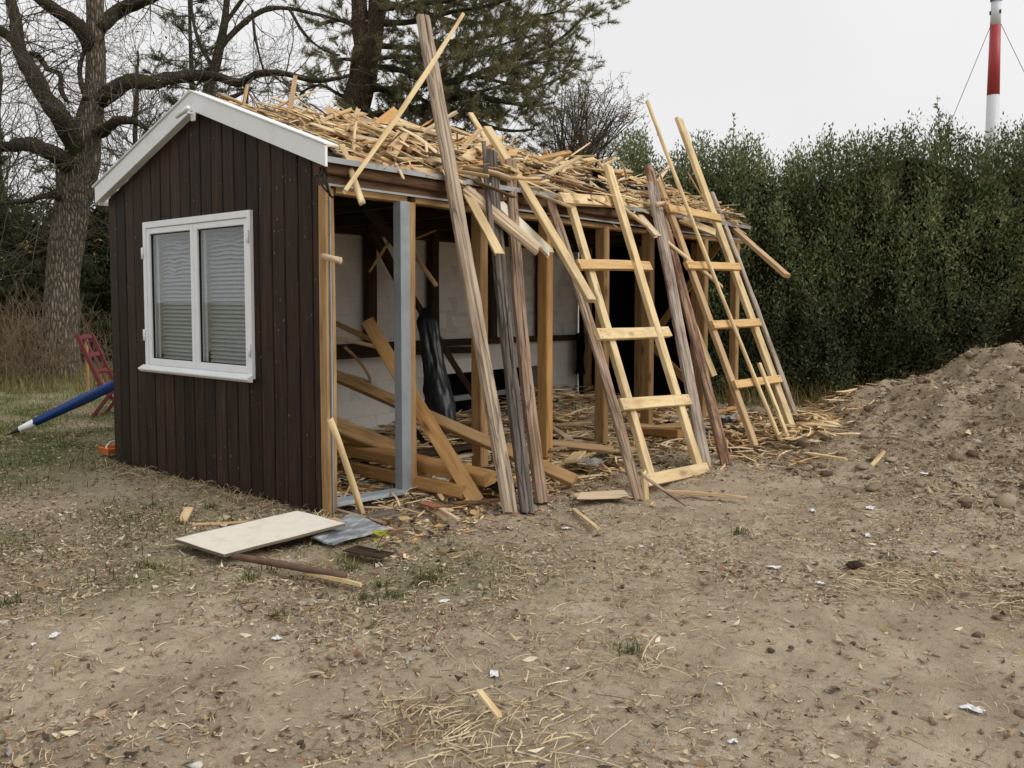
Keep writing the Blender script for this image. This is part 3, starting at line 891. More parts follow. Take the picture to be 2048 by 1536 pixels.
def wood(name, dark, mid, light, grain=16, crack=0.0, knots=0.5, bump=0.25, stain=None, stain_amt=0.0, var=0.25, attr=False, rough=0.75):
    N = Nodes(name)
    if attr:
        a = N.n('Attribute', attribute_name='loc'); vec = a.outputs['Vector']
        c = N.n('Attribute', attribute_name='col'); tint = c.outputs['Color']
        rand = None
    else:
        vec, rand = object_coords(N); tint = None
    g = N.noise(N.mapping(vec, (1.1, grain, grain)), 2.0, 6, 0.6, 0.4)
    fine = N.noise(N.mapping(vec, (3, grain * 5, grain * 5)), 2.0, 3, 0.6)
    col = N.ramp(g, [(0.28, dark), (0.47, mid), (0.7, light)])
    col = N.mix(N.math('MULTIPLY', N.fac(fine, 0.35, 0.7), 0.22), col, dark)
    blot = N.noise(vec, 2.3, 3)
    col = N.mix(N.math('MULTIPLY', N.fac(blot, 0.45, 0.75), 0.35), col, mid)
    if knots:
        k = N.voro(N.mapping(vec, (2.2, 7, 7)), 1.0)
        kf = N.math('SUBTRACT', 1.0, N.fac(k, 0.06, 0.20))
        col = N.mix(N.math('MULTIPLY', kf, knots), col, tuple(0.35 * x for x in dark[:3]) + (1,))
    if stain is not None:
        s = N.noise(N.mapping(vec, (1.2, 3, 3)), 1.6, 5, 0.6)
        col = N.mix(N.math('MULTIPLY', N.fac(s, 0.5, 0.62), stain_amt), col, stain)
    h = g
    if crack:
        cr = N.noise(N.mapping(vec, (0.5, grain * 1.1, grain * 1.1)), 1.6, 3, 0.5, 0.6)
        cf = N.math('SUBTRACT', 1.0, N.fac(N.math('ABSOLUTE', N.math('SUBTRACT', cr, 0.5)), 0.0, 0.035))
        col = N.mix(N.math('MULTIPLY', cf, crack), col, tuple(0.25 * x for x in dark[:3]) + (1,))
        h = N.math('SUBTRACT', g, N.math('MULTIPLY', cf, 0.8))
    if rand is not None:
        hs = N.n('HueSaturation'); N.l(col, hs.inputs['Color'])
        N.l(N.math('ADD', N.math('MULTIPLY', rand, var), 1 - var * 0.55), hs.inputs['Value'])
        col = hs.outputs['Color']
    if tint is not None:
        col = N.mix(1.0, col, tint, 'MULTIPLY')
    return N.done(col, rough, N.bump(h, bump, 0.006), 0.25)

def L3(r, g, b): return lin(r, g, b)
M = {}
M['fresh'] = wood('fresh_pine', L3(190, 160, 112), L3(216, 191, 144), L3(228, 209, 170), 12, knots=.75, var=.16, stain=L3(164, 138, 102), stain_amt=.55)
M['honeylight'] = wood('aged_pine', L3(168, 128, 80), L3(202, 165, 112), L3(216, 186, 136), 14, knots=.7, var=.15)
M['pale'] = wood('pale_wood', L3(172, 146, 116), L3(205, 182, 150), L3(222, 205, 178), 12, knots=.5, bump=.5, var=.12)
M['white'] = wood('whitish_wood', L3(196, 182, 156), L3(224, 214, 192), L3(234, 226, 208), 10, knots=.3, var=.1)
M['tan'] = wood('tan_wood', L3(156, 126, 90), L3(192, 160, 120), L3(208, 182, 144), 14, knots=.6, var=.22)
M['honey'] = wood('honey_pine', L3(148, 106, 62), L3(188, 144, 90), L3(204, 164, 112), 12, knots=.85, var=.16)
M['honeydark'] = wood('dark_honey_pine', L3(118, 90, 58), L3(162, 128, 86), L3(184, 154, 112), 12, knots=.8, var=.15)
M['brown'] = wood('dark_brown_wood', L3(38, 27, 19), L3(62, 46, 34), L3(80, 62, 46), 14, knots=.6, var=.2)
M['grey'] = wood('weathered_wood', L3(130, 112, 94), L3(168, 150, 130), L3(190, 174, 154), 7, crack=.65, knots=.6, bump=.8, var=.08)
M['darkgrey'] = wood('charcoal_weathered_wood', L3(58, 53, 48), L3(92, 85, 78), L3(122, 112, 102), 7, crack=.8, knots=.6, bump=.8, stain=L3(120, 98, 80), stain_amt=.45, var=.08)
M['greybrown'] = wood('brown_weathered_wood', L3(116, 96, 78), L3(154, 130, 108), L3(180, 158, 134), 7, crack=.6, knots=.8, bump=.7, stain=L3(118, 84, 64), stain_amt=.4, var=.1)
M['palegrey'] = wood('pale_weathered_wood', L3(132, 116, 100), L3(180, 164, 144), L3(200, 186, 168), 10, crack=.5, knots=.4, bump=.6, var=.08)
M['rustgrey'] = wood('rust_streaked_wood', L3(112, 96, 84), L3(168, 152, 138), L3(190, 176, 162), 9, crack=.6, knots=.5, bump=.6, stain=L3(104, 58, 34), stain_amt=.7, var=.08)
M['rust'] = wood('rust_red_wood', L3(92, 66, 50), L3(152, 122, 98), L3(180, 152, 126), 9, crack=.6, knots=.6, bump=.6, stain=L3(84, 42, 22), stain_amt=.75, var=.08)
M['redbark'] = wood('red_bark', L3(96, 58, 42), L3(144, 94, 72), L3(166, 116, 92), 8, knots=.3, bump=.8, var=.1)
M['bluegrey'] = wood('blue_grey_paint', L3(120, 128, 132), L3(152, 160, 165), L3(168, 175, 180), 8, knots=.1, var=.05)
M['header'] = wood('old_header_wood', L3(58, 40, 26), L3(88, 63, 42), L3(112, 84, 60), 14, crack=.5, knots=.7, var=.12)
M['debris'] = wood('splintered_wood', L3(190, 162, 122), L3(228, 203, 162), L3(242, 226, 194), 14, knots=.15, bump=.6, attr=True)

def plain(name, c, rough=0.6, nscale=30, amt=0.12, bump=0.1, metal=0.0, spec=.4, dirt=None, dirt_amt=0.4):
    N = Nodes(name); vec, rand = object_coords(N)
    f = N.noise(vec, nscale, 5, 0.6)
    d = tuple(x * (1 - amt * 2) for x in c[:3]) + (1,)
    col = N.mix(N.fac(f, 0.3, 0.75), d, c)
    if dirt is not None:
        s = N.noise(vec, nscale * 0.12, 6, 0.65)
        col = N.mix(N.math('MULTIPLY', N.fac(s, 0.48, 0.7), dirt_amt), col, dirt)
    N.b.inputs['Metallic'].default_value = metal
    return N.done(col, rough, N.bump(f, bump, 0.004), spec)

M['pipe'] = plain('rusty_pipe', L3(116, 90, 74), .75, 18, .2, .4, dirt=L3(80, 60, 50))
M['whitepaint'] = plain('white_paint', L3(236, 238, 240), .45, 40, .03, .08, dirt=L3(204, 205, 202), dirt_amt=.35)
M['pvc'] = plain('white_plastic', L3(238, 240, 242), .35, 60, .02, .03, dirt=L3(212, 213, 210), dirt_amt=.3)
M['gasket'] = plain('black_gasket', L3(22, 22, 22), .6)
M['steel'] = plain('painted_steel', L3(150, 157, 162), .5, 14, .05, .1, dirt=L3(104, 104, 100), dirt_amt=.5)
M['block'] = plain('white_block', L3(240, 236, 228), .9, 50, .06, .5, spec=.2, dirt=L3(204, 197, 184), dirt_amt=.35)
M['mortar'] = plain('mortar', L3(228, 223, 214), .95, 40, .1, .3)
M['tar'] = plain('black_tar_paper', L3(17, 15, 14), .9, 20, .2, .3, spec=.1)
M['lining_black'] = plain('black_lining', L3(20, 18, 17), .95, 20, .2, .3, spec=.1)  # near-black, for the box behind the low wall opening
M['plastic_black'] = plain('black_plastic', L3(34, 35, 38), .42, 9, .1, .9, spec=.6)
M['fibre'] = plain('fibre_panel', L3(222, 216, 202), .85, 90, .05, .3, spec=.2, dirt=L3(172, 158, 136), dirt_amt=.35)
M['fibre_core'] = plain('fibre_core', L3(122, 108, 88), .95, 120, .2, .6)
M['red_paint'] = plain('red_painted_wood', L3(112, 40, 44), .55, 24, .12, .2, dirt=L3(88, 44, 44), dirt_amt=.6)
M['blue'] = plain('blue_cloth', L3(24, 62, 128), .7, 14, .16, .4, dirt=L3(60, 78, 104), dirt_amt=.4)
M['pink'] = plain('pink_cloth', L3(206, 84, 132), .6)
M['orange'] = plain('orange_plastic', L3(222, 112, 34), .45, 20, .05, .1)
M['mast_white'] = plain('mast_white', L3(204, 208, 212), .5, 2, .03, .02)
M['mast_red'] = plain('mast_red', L3(166, 58, 60), .5, 2, .04, .02)
M['dark_metal'] = plain('dark_metal', L3(70, 70, 72), .5, 20, .1, .1)
M['blind'] = plain('grey_blind', L3(168, 170, 172), .55, 60, .05, .15, dirt=L3(150, 146, 140), dirt_amt=.5)
M['paper'] = plain('white_paper', L3(218, 218, 220), .8, 30, .06, .4)
M['stone'] = plain('grey_stone', L3(166, 160, 152), .9, 24, .15, .5, dirt=L3(112, 102, 90))
M['zinc'] = plain('zinc_trim', L3(166, 168, 168), .4, 18, .05, .05, metal=.3)

# stained cladding
def cladding():
    N = Nodes('stained_cladding'); vec, rand = object_coords(N)
    g = N.noise(N.mapping(vec, (14, 14, 0.8)), 2.5, 6, .62, .4)
    fine = N.noise(N.mapping(vec, (60, 60, 1.6)), 2.0, 3)
    col = N.ramp(g, [(.3, L3(27, 21, 18)), (.5, L3(46, 36, 30)), (.72, L3(70, 53, 42))])
    col = N.mix(N.math('MULTIPLY', N.fac(fine, .45, .75), .4), col, L3(80, 56, 42))
    big = N.noise(N.mapping(vec, (3, 3, .7)), 1.5, 4)
    col = N.mix(N.math('MULTIPLY', N.fac(big, .5, .75), .5), col, L3(34, 29, 28))
    sp = N.voro(N.mapping(vec, (9, 9, 5)), 2.2)
    thin = N.noise(vec, 2.2, 3)
    spf = N.math('MULTIPLY', N.math('SUBTRACT', 1.0, N.fac(sp, .05, .13)), N.fac(thin, .47, .6))
    col = N.mix(N.math('MULTIPLY', spf, .65), col, L3(150, 148, 142))
    hs = N.n('HueSaturation'); N.l(col, hs.inputs['Color'])
    N.l(N.math('ADD', N.math('MULTIPLY', rand, .7), .7), hs.inputs['Value'])
    return N.done(hs.outputs['Color'], N.math('ADD', N.math('MULTIPLY', g, .3), .42), N.bump(N.math('ADD', g, N.math('MULTIPLY', fine, .4)), .35, .004), .12)
M['cladding'] = cladding()

def colour_attr(name, rough=.9, nscale=60, bump=.3, spec=.2, trans=0.0):
    N = Nodes(name)
    a = N.n('Attribute', attribute_name='col'); tc = N.n('TexCoord')
    f = N.noise(tc.outputs['Object'], nscale, 4)
    col = N.mix(N.fac(f, .3, .7), N.mix(1.0, a.outputs['Color'], (.75, .75, .75, 1), 'MULTIPLY'), a.outputs['Color'])
    m = N.done(col, rough, N.bump(f, bump, .004), spec)
    if trans:
        tr = N.n('BsdfTranslucent'); N.l(col, tr.inputs['Color'])
        mx = N.n('MixShader'); mx.inputs[0].default_value = trans
        N.l(N.b.outputs[0], mx.inputs[1]); N.l(tr.outputs[0], mx.inputs[2]); N.l(mx.outputs[0], N.out.inputs['Surface'])
    return m
M['litter'] = colour_attr('leaf_litter')
M['leaf'] = colour_attr('leaves', .55, 25, .1, .35, .35)
M['needle'] = colour_attr('needles', .6, 25, .1, .3, .45)
M['grassblade'] = colour_attr('grass_blades', .7, 25, .1, .2, .25)

def bark(name, dark, mid, light, scale=1.0, moss=0.0):
    N = Nodes(name); tc = N.n('TexCoord'); vec = tc.outputs['Object']
    w = N.noise(vec, 3.0 * scale, 3)
    dv = N.n('VectorMath', operation='ADD'); N.l(vec, dv.inputs[0])
    sc = N.n('VectorMath', operation='SCALE'); cb = N.n('CombineXYZ')
    N.l(w, cb.inputs[0]); N.l(w, cb.inputs[1]); N.l(cb.outputs[0], sc.inputs[0]); sc.inputs['Scale'].default_value = .12
    N.l(sc.outputs[0], dv.inputs[1])
    v = N.voro(N.mapping(dv.outputs[0], (24 * scale, 24 * scale, 5.0 * scale)), 1.0, 'DISTANCE_TO_EDGE')
    ridge = N.fac(v, .0, .4)
    f = N.noise(N.mapping(vec, (20 * scale, 20 * scale, 6 * scale)), 2, 5)
    col = N.mix(ridge, dark, N.mix(N.fac(f, .3, .7), mid, light))
    if moss:
        ms = N.noise(vec, 1.4, 5, .65)
        col = N.mix(N.math('MULTIPLY', N.fac(ms, .5, .7), moss), col, L3(74, 76, 34))
    h = N.math('ADD', ridge, N.math('MULTIPLY', f, .3))
    return N.done(col, .95, N.bump(h, .9, .03), .15)
M['bark_oak'] = bark('oak_bark', L3(64, 57, 50), L3(128, 117, 103), L3(172, 160, 142), .8, .25)
M['bark_limb'] = bark('limb_bark', L3(42, 37, 32), L3(84, 75, 65), L3(116, 106, 92), 1.3, .6)
M['bark_pine'] = bark('pine_bark', L3(48, 40, 34), L3(92, 76, 64), L3(120, 102, 86), 1.2, .1)
M['twig'] = plain('twig_bark', L3(112, 102, 92), .9, 6, .25, .2, spec=.1)
M['twig_brown'] = plain('brown_twig_bark', L3(146, 126, 104), .9, 6, .25, .2, spec=.1)

def glass():
    N = Nodes('window_glass')
    g = N.n('BsdfGlossy'); g.inputs['Roughness'].default_value = .02; g.inputs['Color'].default_value = (.9, .93, .95, 1)
    t = N.n('BsdfTransparent'); t.inputs['Color'].default_value = (.93, .95, .95, 1)
    fr = N.n('LayerWeight'); fr.inputs['Blend'].default_value = .5
    f = N.math('ADD', N.math('MULTIPLY', N.math('POWER', fr.outputs['Facing'], 4.0), .6), .045)
    mx = N.n('MixShader'); N.l(f, mx.inputs[0]); N.l(t.outputs[0], mx.inputs[1]); N.l(g.outputs[0], mx.inputs[2])
    N.l(mx.outputs[0], N.out.inputs['Surface'])
    return N.m
M['glass'] = glass()

def metal_sheet():
    N = Nodes('scuffed_metal_sheet'); vec, rand = object_coords(N)
    f = N.noise(N.mapping(vec, (2.5, 6, 6)), 2.4, 6, .65, .6)
    col = N.ramp(f, [(.35, L3(124, 128, 132)), (.5, L3(150, 156, 160)), (.6, L3(200, 204, 208)), (.75, L3(140, 144, 148))])
    N.b.inputs['Metallic'].default_value = .35
    return N.done(col, .5, N.bump(f, .3, .004), .4)
M['sheet'] = metal_sheet()

def ground_mat():
    N = Nodes('trampled_earth'); tc = N.n('TexCoord'); vec = tc.outputs['Object']
    a = N.n('Attribute', attribute_name='lawn')
    n1 = N.noise(vec, .55, 5, .6); n2 = N.noise(vec, 3.5, 6, .65); n3 = N.noise(vec, 26, 6, .7); n4 = N.noise(vec, 120, 4, .7)
    col = N.ramp(n2, [(.3, L3(150, 136, 116)), (.5, L3(173, 158, 135)), (.68, L3(192, 177, 154))])
    col = N.mix(N.math('MULTIPLY', N.fac(n1, .42, .65), .4), col, L3(150, 132, 112))
    col = N.mix(N.math('MULTIPLY', N.fac(n3, .5, .72), .5), col, L3(128, 110, 90))
    col = N.mix(N.math('MULTIPLY', N.fac(n4, .52, .75), .5), col, L3(206, 190, 166))
    damp = N.noise(vec, 1.3, 5, .62, .3)
    col = N.mix(N.math('MULTIPLY', N.fac(damp, .54, .66), .45), col, L3(140, 124, 105))
    vs = N.voro(vec, 42); 
    col = N.mix(N.math('MULTIPLY', N.math('SUBTRACT', 1.0, N.fac(vs, .10, .24)), .3), col, L3(116, 98, 80))
    sepg = N.ramp(n3, [(.3, L3(66, 78, 40)), (.6, L3(90, 100, 54)), (.75, L3(118, 114, 74))])
    col = N.mix(N.math('MULTIPLY', a.outputs['Fac'], N.fac(n2, .25, .5)), col, sepg)
    h = N.math('ADD', N.math('MULTIPLY', n3, .7), N.math('MULTIPLY', n4, .4))
    return N.done(col, .97, N.bump(h, .9, .03), .1)
M['ground'] = ground_mat()

# ------------------------------------------------------------------ ground
FX, FY = math.cos(CAM_YAW), math.sin(CAM_YAW)
MOUND_C = (CAM_POS.x + 8.8 * FX + 6.6 * FY, CAM_POS.y + 8.8 * FY - 6.6 * FX)   # centre of the dirt mound
def mound_r(x, y):
    dx, dy = x - MOUND_C[0], y - MOUND_C[1]
    return np.sqrt(((dx * FY - dy * FX) / 4.5) ** 2 + ((dx * FX + dy * FY) / 4.1) ** 2)
def gh(x, y):
    x = np.asarray(x, float); y = np.asarray(y, float)
    m = mound_r(x, y)
    w = 1 - sstep(.08, 1.0, m)
    h = 1.06 * w + w * .26 * vnoise(x * 1.7, y * 1.7, 3) + np.minimum(1, w * 1.6) * (.20 * vnoise(x * 4.1, y * 4.1, 4) + .14 * vnoise(x * 8.7, y * 8.7, 5) + .05 * vnoise(x * 14, y * 14, 15))
    near = np.exp(-((x / 14) ** 2 + (y / 14) ** 2))
    h += near * (.05 * vnoise(x * .9, y * .9, 1) + .04 * vnoise(x * 3.3, y * 3.3, 2) + .022 * vnoise(x * 8, y * 8, 6) + .014 * vnoise(x * 18, y * 18, 7))
    inside = sstep(-.35, .15, x) * sstep(-.4, .1, y) * (1 - sstep(6.9, 7.3, x)) * (1 - sstep(3.2, 3.6, y))
    h = h * (1 - inside) + inside * -.03
    return h - .035
def lawn(x, y):
    x = np.asarray(x, float); y = np.asarray(y, float)
    a = sstep(1.6, 4.2, y - .25 * x) * (1 - sstep(5.5, 7, x) * (1 - sstep(3.5, 6, y)))
    b = sstep(7.2, 8.2, x) * sstep(-2.5, -.5, y)
    p = np.zeros_like(x)
    for cx, cy, r in ((-.5, -1.0, .5), (-.35, -1.5, .55), (-1.3, .1, .6), (-.9, .8, .7), (-1.7, .9, .7), (-1.6, -.1, .45), (-.05, -1.1, .3), (-2.4, 1.4, .9)):
        p = np.maximum(p, .75 * np.exp(-((x - cx) ** 2 + (y - cy) ** 2) / r ** 2))
    return np.clip(np.maximum(np.maximum(a, b), p) * (.75 + 1.1 * vnoise(x * 2.1, y * 2.1, 9)), 0, 1) * (1 - .8 * (1 - sstep(.7, 1.05, mound_r(x, y))))

def axis_steps(c, inner, step, outer):
    a = list(np.arange(-inner, inner + 1e-6, step)); d = step; p = inner
    up = []
    while p < outer:
        d *= 1.12; p += d; up.append(p)
    return np.array([-q for q in up[::-1]] + a + up) + c
gx = axis_steps(1.5, 6.5, .04, 900); gy = axis_steps(-2.0, 5.0, .04, 900)
GX, GY = np.meshgrid(gx, gy, indexing='ij')
GZ = gh(GX, GY)
nx, ny = len(gx), len(gy)
idx = np.arange(nx * ny).reshape(nx, ny)
Fg = np.stack([idx[:-1, :-1], idx[1:, :-1], idx[1:, 1:], idx[:-1, 1:]], -1).reshape(-1, 4)
me = np_mesh('ground', np.stack([GX, GY, GZ], -1).reshape(-1, 3), Fg, True, M=M['ground'])
at = me.attributes.new('lawn', 'FLOAT', 'POINT'); at.data.foreach_set('value', lawn(GX, GY).ravel().astype(np.float32))
tag(mobj('ground', me), 'trampled bare earth with leaf litter, dirt mound and patchy lawn', kind='structure')

def gs(x, y):
    """height of the built ground sheet (bilinear between its vertices)"""
    x = np.asarray(x, float); y = np.asarray(y, float)
    i = np.clip(np.searchsorted(gx, x) - 1, 0, nx - 2); j = np.clip(np.searchsorted(gy, y) - 1, 0, ny - 2)
    u = (x - gx[i]) / (gx[i + 1] - gx[i]); v = (y - gy[j]) / (gy[j + 1] - gy[j])
    return (GZ[i, j] * (1 - u) + GZ[i + 1, j] * u) * (1 - v) + (GZ[i, j + 1] * (1 - u) + GZ[i + 1, j + 1] * u) * v

# ------------------------------------------------------------------ timber
def plank_mesh(name, L, w, t, style, Mt, seed):
    R = random.Random(seed)
    seg = max(4, min(26, int(L / .12)))
    rough = {'saw': .0012, 'rough': .006, 'split': .006, 'broken': .003, 'pole': .003, 'bow': .003, 'tube': .0}[style]
    if style in ('pole', 'tube'):
        k = 10
        cs = [(math.cos(2 * math.pi * j / k) * w / 2, math.sin(2 * math.pi * j / k) * t / 2) for j in range(k)]
    else:
        c = min(w, t) * (.28 if style == 'rough' else .1)
        a, b = w / 2, t / 2
        cs = [(-a + c, -b), (a - c, -b), (a, -b + c), (a, b - c), (a - c, b), (-a + c, b), (-a, b - c), (-a, -b + c)]
        if style == 'rough':
            cs = [(-a + c, -b), (0, -b * 1.05), (a - c, -b), (a, -b + c), (a, b - c), (a - c, b * .95), (.12 * w, b * .98), (.06 * w, b * .74), (-.02 * w, b * 1.0), (-a + c, b), (-a, b - c), (-a, -b + c)]
    k = len(cs)
    V = []
    bend_y, bend_z = R.uniform(-1, 1) * .004 * L, R.uniform(-1, 1) * .004 * L
    if style == 'bow': bend_z = .12 * L
    if style in ('split', 'rough', 'pole'): bend_y *= 2.5; bend_z *= 2
    o = Vector((R.uniform(0, 90), R.uniform(0, 90), R.uniform(0, 90)))
    skew = (R.uniform(-.6, .6), R.uniform(-.6, .6))
    for i in range(seg + 1):
        s = i / seg; x = s * L
        taper = 1.0
        if style == 'split': taper = .72 + .28 * math.sin(math.pi * min(1, max(0, .12 + s * .8)))
        if style == 'pole': taper = 1 + .10 * noise.noise(o + Vector((s * 9, 0, 0))) + (.25 if R.random() < .06 else 0)
        bow = 4 * s * (1 - s)
        for j, (y, z) in enumerate(cs):
            nv = noise.noise_vector(o + Vector((x * 2.2, y * 30, z * 30)))
            n2 = noise.noise_vector(o + Vector((x * 9, y * 40, z * 40)))
            yy = y * taper + bend_y * bow + rough * (nv.y + .6 * n2.y)
            zz = z * taper + bend_z * bow + rough * (nv.z + .6 * n2.z)
            xx = x
            if i in (0, seg):
                if style in ('saw', 'tube'): xx += skew[0] * y * .15 * (1 if i else -1)
                elif style == 'rough': xx += skew[0] * y * .35 + R.uniform(-.012, .012)
                else:
                    xx += (R.uniform(-.5, .9) * w * .5) * (1 if i else -1)
            V.append((xx, yy, zz))
    F = [(i * k + j, i * k + (j + 1) % k, (i + 1) * k + (j + 1) % k, (i + 1) * k + j) for i in range(seg) for j in range(k)]
    V.append(tuple(np.mean(V[:k], axis=0))); V.append(tuple(np.mean(V[seg * k:(seg + 1) * k], axis=0)))
    F += [(len(V) - 2, (j + 1) % k, j) for j in range(k)] + [(len(V) - 1, seg * k + j, seg * k + (j + 1) % k) for j in range(k)]
    return py_mesh(name, V, F, Mt, style in ('pole', 'tube'))

def place_matrix(A, B, n):
    A, B = Vector(A), Vector(B); X = (B - A).normalized(); n = Vector(n)
    Zv = (n - X * n.dot(X)).normalized(); Yv = Zv.cross(X)
    m = Matrix((X, Yv, Zv)).transposed().to_4x4(); m.translation = A
    return m
_seed = [100]
def plank(name, A, B, w, t, n, mat, style='saw', parent=None):
    _seed[0] += 1
    L = (Vector(B) - Vector(A)).length
    o = mobj(name, plank_mesh(name, L, w, t, style, M[mat], _seed[0]), parent)
    o.matrix_world = place_matrix(A, B, n)
    return o

# ------------------------------------------------------------------ shed
SW, SL, RY = 3.24, 6.95, 1.60          # gable width, length, ridge line
EAVE, RIDGE = 2.50, 3.12                # roof deck heights at front edge and ridge
shed = empty('shed')
tag(shed, 'half demolished dark brown wooden shed with white trim and open long side', 'shed')
def roof_z(y):
    return EAVE + (RIDGE - EAVE) * y / RY if y <= RY else EAVE + (RIDGE - EAVE) * (2 * RY - y) / RY

# gable wall: backing sheet behind, every cladding board its own piece
WY0, WY1, WZ0, WZ1 = .93, 2.52, .915, 2.175    # window opening
mb = MB()
for (y0, y1, z0, z1) in ((.10, WY0, 0.02, 2.42), (WY1, SW - .02, 0.02, 2.42), (WY0, WY1, .02, WZ0), (WY0, WY1, WZ1, 2.42)):
    mb.box(.03, .045, y0, y1, z0, z1)
mb.add([(.03, .1, 2.42), (.03, SW - .02, 2.42), (.03, RY, 3.02), (.045, .1, 2.42), (.045, SW - .02, 2.42), (.045, RY, 3.02)],
       [(0, 1, 2), (5, 4, 3), (0, 3, 4, 1), (1, 4, 5, 2), (2, 5, 3, 0)])
gable = mb.build('gable_wall', M['tar'], shed)
nb = 20
edges = [.085] + [.085 + .075 + (SW + .02 - .16) * i / (nb - 1) for i in range(nb)]
R = random.Random(4)
for i in range(nb):
    y0, y1 = edges[i] + .0055, edges[i + 1] - .0055
    ym = (y0 + y1) / 2
    def top(y): return roof_z(min(max(y, 0), 2 * RY)) - .03
    zb = -.045 + R.uniform(-.012, .012)
    spans = [(zb, None)]
    if y0 < WY1 - .05 and y1 > WY0 + .05:
        spans = [(zb, .90), (2.19, None)]
    for (a, b) in spans:
        ya, yb = y0, y1
        o = Vector((i * 3.1, a, 0))
        x_out = -R.uniform(.000, .004)
        nseg = 6
        V, F = [], []
        for s in range(nseg + 1):
            for (yy, xx) in ((ya, .028), (ya, x_out + .006), (ya + .006, x_out), (yb - .006, x_out), (yb, x_out + .006), (yb, .028)):
                zt = (top(yy) if b is None else b)
                z = a + (zt - a) * s / nseg
                V.append((xx + .003 * noise.noise(Vector((i * 7.7, yy, z * 1.4))), yy + .0015 * noise.noise(Vector((i * 3.3, 5, z * 2))), z + (R.uniform(-.004, .004) if s == 0 else 0)))
        for s in range(nseg):
            for j in range(6):
                F.append((s * 6 + j, s * 6 + (j + 1) % 6, (s + 1) * 6 + (j + 1) % 6, (s + 1) * 6 + j))
        F.append(tuple(range(5, -1, -1))); F.append(tuple(range(nseg * 6, nseg * 6 + 6)))
        V = [(v[0], v[1] - ym, v[2]) for v in V]
        bo = mobj('board', py_mesh('board', V, F, M['cladding']), gable)
        bo.location = (0, ym, 0)

# bargeboards, cap strips and soffit (white)
def slope_prism(x0, x1, ya, za, yb, zb, h, parent, name, mat):
    V = [(x0, ya, za - h), (x1, ya, za - h), (x1, yb, zb - h), (x0, yb, zb - h), (x0, ya, za), (x1, ya, za), (x1, yb, zb), (x0, yb, zb)]
    F = [(0, 3, 2, 1), (4, 5, 6, 7), (0, 1, 5, 4), (1, 2, 6, 5), (2, 3, 7, 6), (3, 0, 4, 7)]
    return MB().add(V, F).build(name, M[mat], parent, .002)
PZ, EZ = 3.195, 2.575
slope_prism(-.085, -.062, -.105, EZ, RY - .001, PZ, .148, shed, 'bargeboard', 'whitepaint')
slope_prism(-.085, -.062, RY + .001, PZ, SW + .10, EZ, .148, shed, 'bargeboard', 'whitepaint')
slope_prism(-.10, .02, -.115, EZ + .014, RY - .001, PZ + .016, .013, shed, 'cap_strip', 'whitepaint')
slope_prism(-.10, .02, RY + .001, PZ + .016, SW + .13, EZ + .014, .013, shed, 'cap_strip', 'whitepaint')
slope_prism(-.061, .0, RY, PZ - .12, SW + .09, EZ - .12, .012, shed, 'soffit', 'whitepaint')
slope_prism(-.061, .0, .09, EZ - .12 + (PZ - EZ) * .215 / 1.71, RY, PZ - .12, .012, shed, 'soffit', 'whitepaint')
MB().box(-.061, 0.05, SW + .07, SW + .095, EZ - .165, EZ - .01).build('soffit_end', M['whitepaint'], shed, .002)
# small wall lamp under the gable peak
lp = MB(); lp.box(-.105, -.087, RY - .075, RY - .02, 2.955, 3.03)
lp.box(-.195, -.105, RY - .06, RY - .04, 3.005, 3.02)
lamp = lp.build('gable_bracket', M['pvc'], shed, .004)
MB().tube([(-.185, RY - .13, 3.035), (-.175, RY - .05, 3.02), (-.155, RY + .1, 3.0)], [.018, .018, .016], 10).build('arm', M['pvc'], lamp, 0, True)

# window
win = MB()
fy0, fy1, fz0, fz1 = .89, 2.555, .895, 2.205
win.box(-.032, .05, fy0, fy0 + .045, fz0, fz1).box(-.032, .05, fy1 - .045, fy1, fz0, fz1)
win.box(-.032, .05, fy0 + .046, fy1 - .046, fz1 - .055, fz1).box(-.032, .05, fy0 + .046, fy1 - .046, fz0, fz0 + .035)
window = win.build('window', M['pvc'], shed, .004)
ymid = (fy0 + fy1) / 2
for (a, b) in ((fy0 + .048, ymid - .003), (ymid + .003, fy1 - .048)):
    z0, z1 = fz0 + .038, fz1 - .058
    s = MB()
    s.box(-.022, .03, a, a + .05, z0, z1).box(-.022, .03, b - .05, b, z0, z1)
    s.box(-.022, .03, a + .051, b - .051, z1 - .05, z1).box(-.022, .03, a + .051, b - .051, z0, z0 + .06)
    sash = s.build('sash', M['pvc'], window, .004)
    g = MB()
    for q in ((a + .0505, a + .058, z0 + .061, z1 - .051), (b - .058, b - .0505, z0 + .061, z1 - .051), (a + .059, b - .059, z0 + .061, z0 + .068), (a + .059, b - .059, z1 - .058, z1 - .051)):
        g.box(-.004, .012, *q)
    g.build('gasket', M['gasket'], window)
    MB().box(.004, .008, a + .052, b - .052, z0 + .062, z1 - .052).build('pane', M['glass'], window)
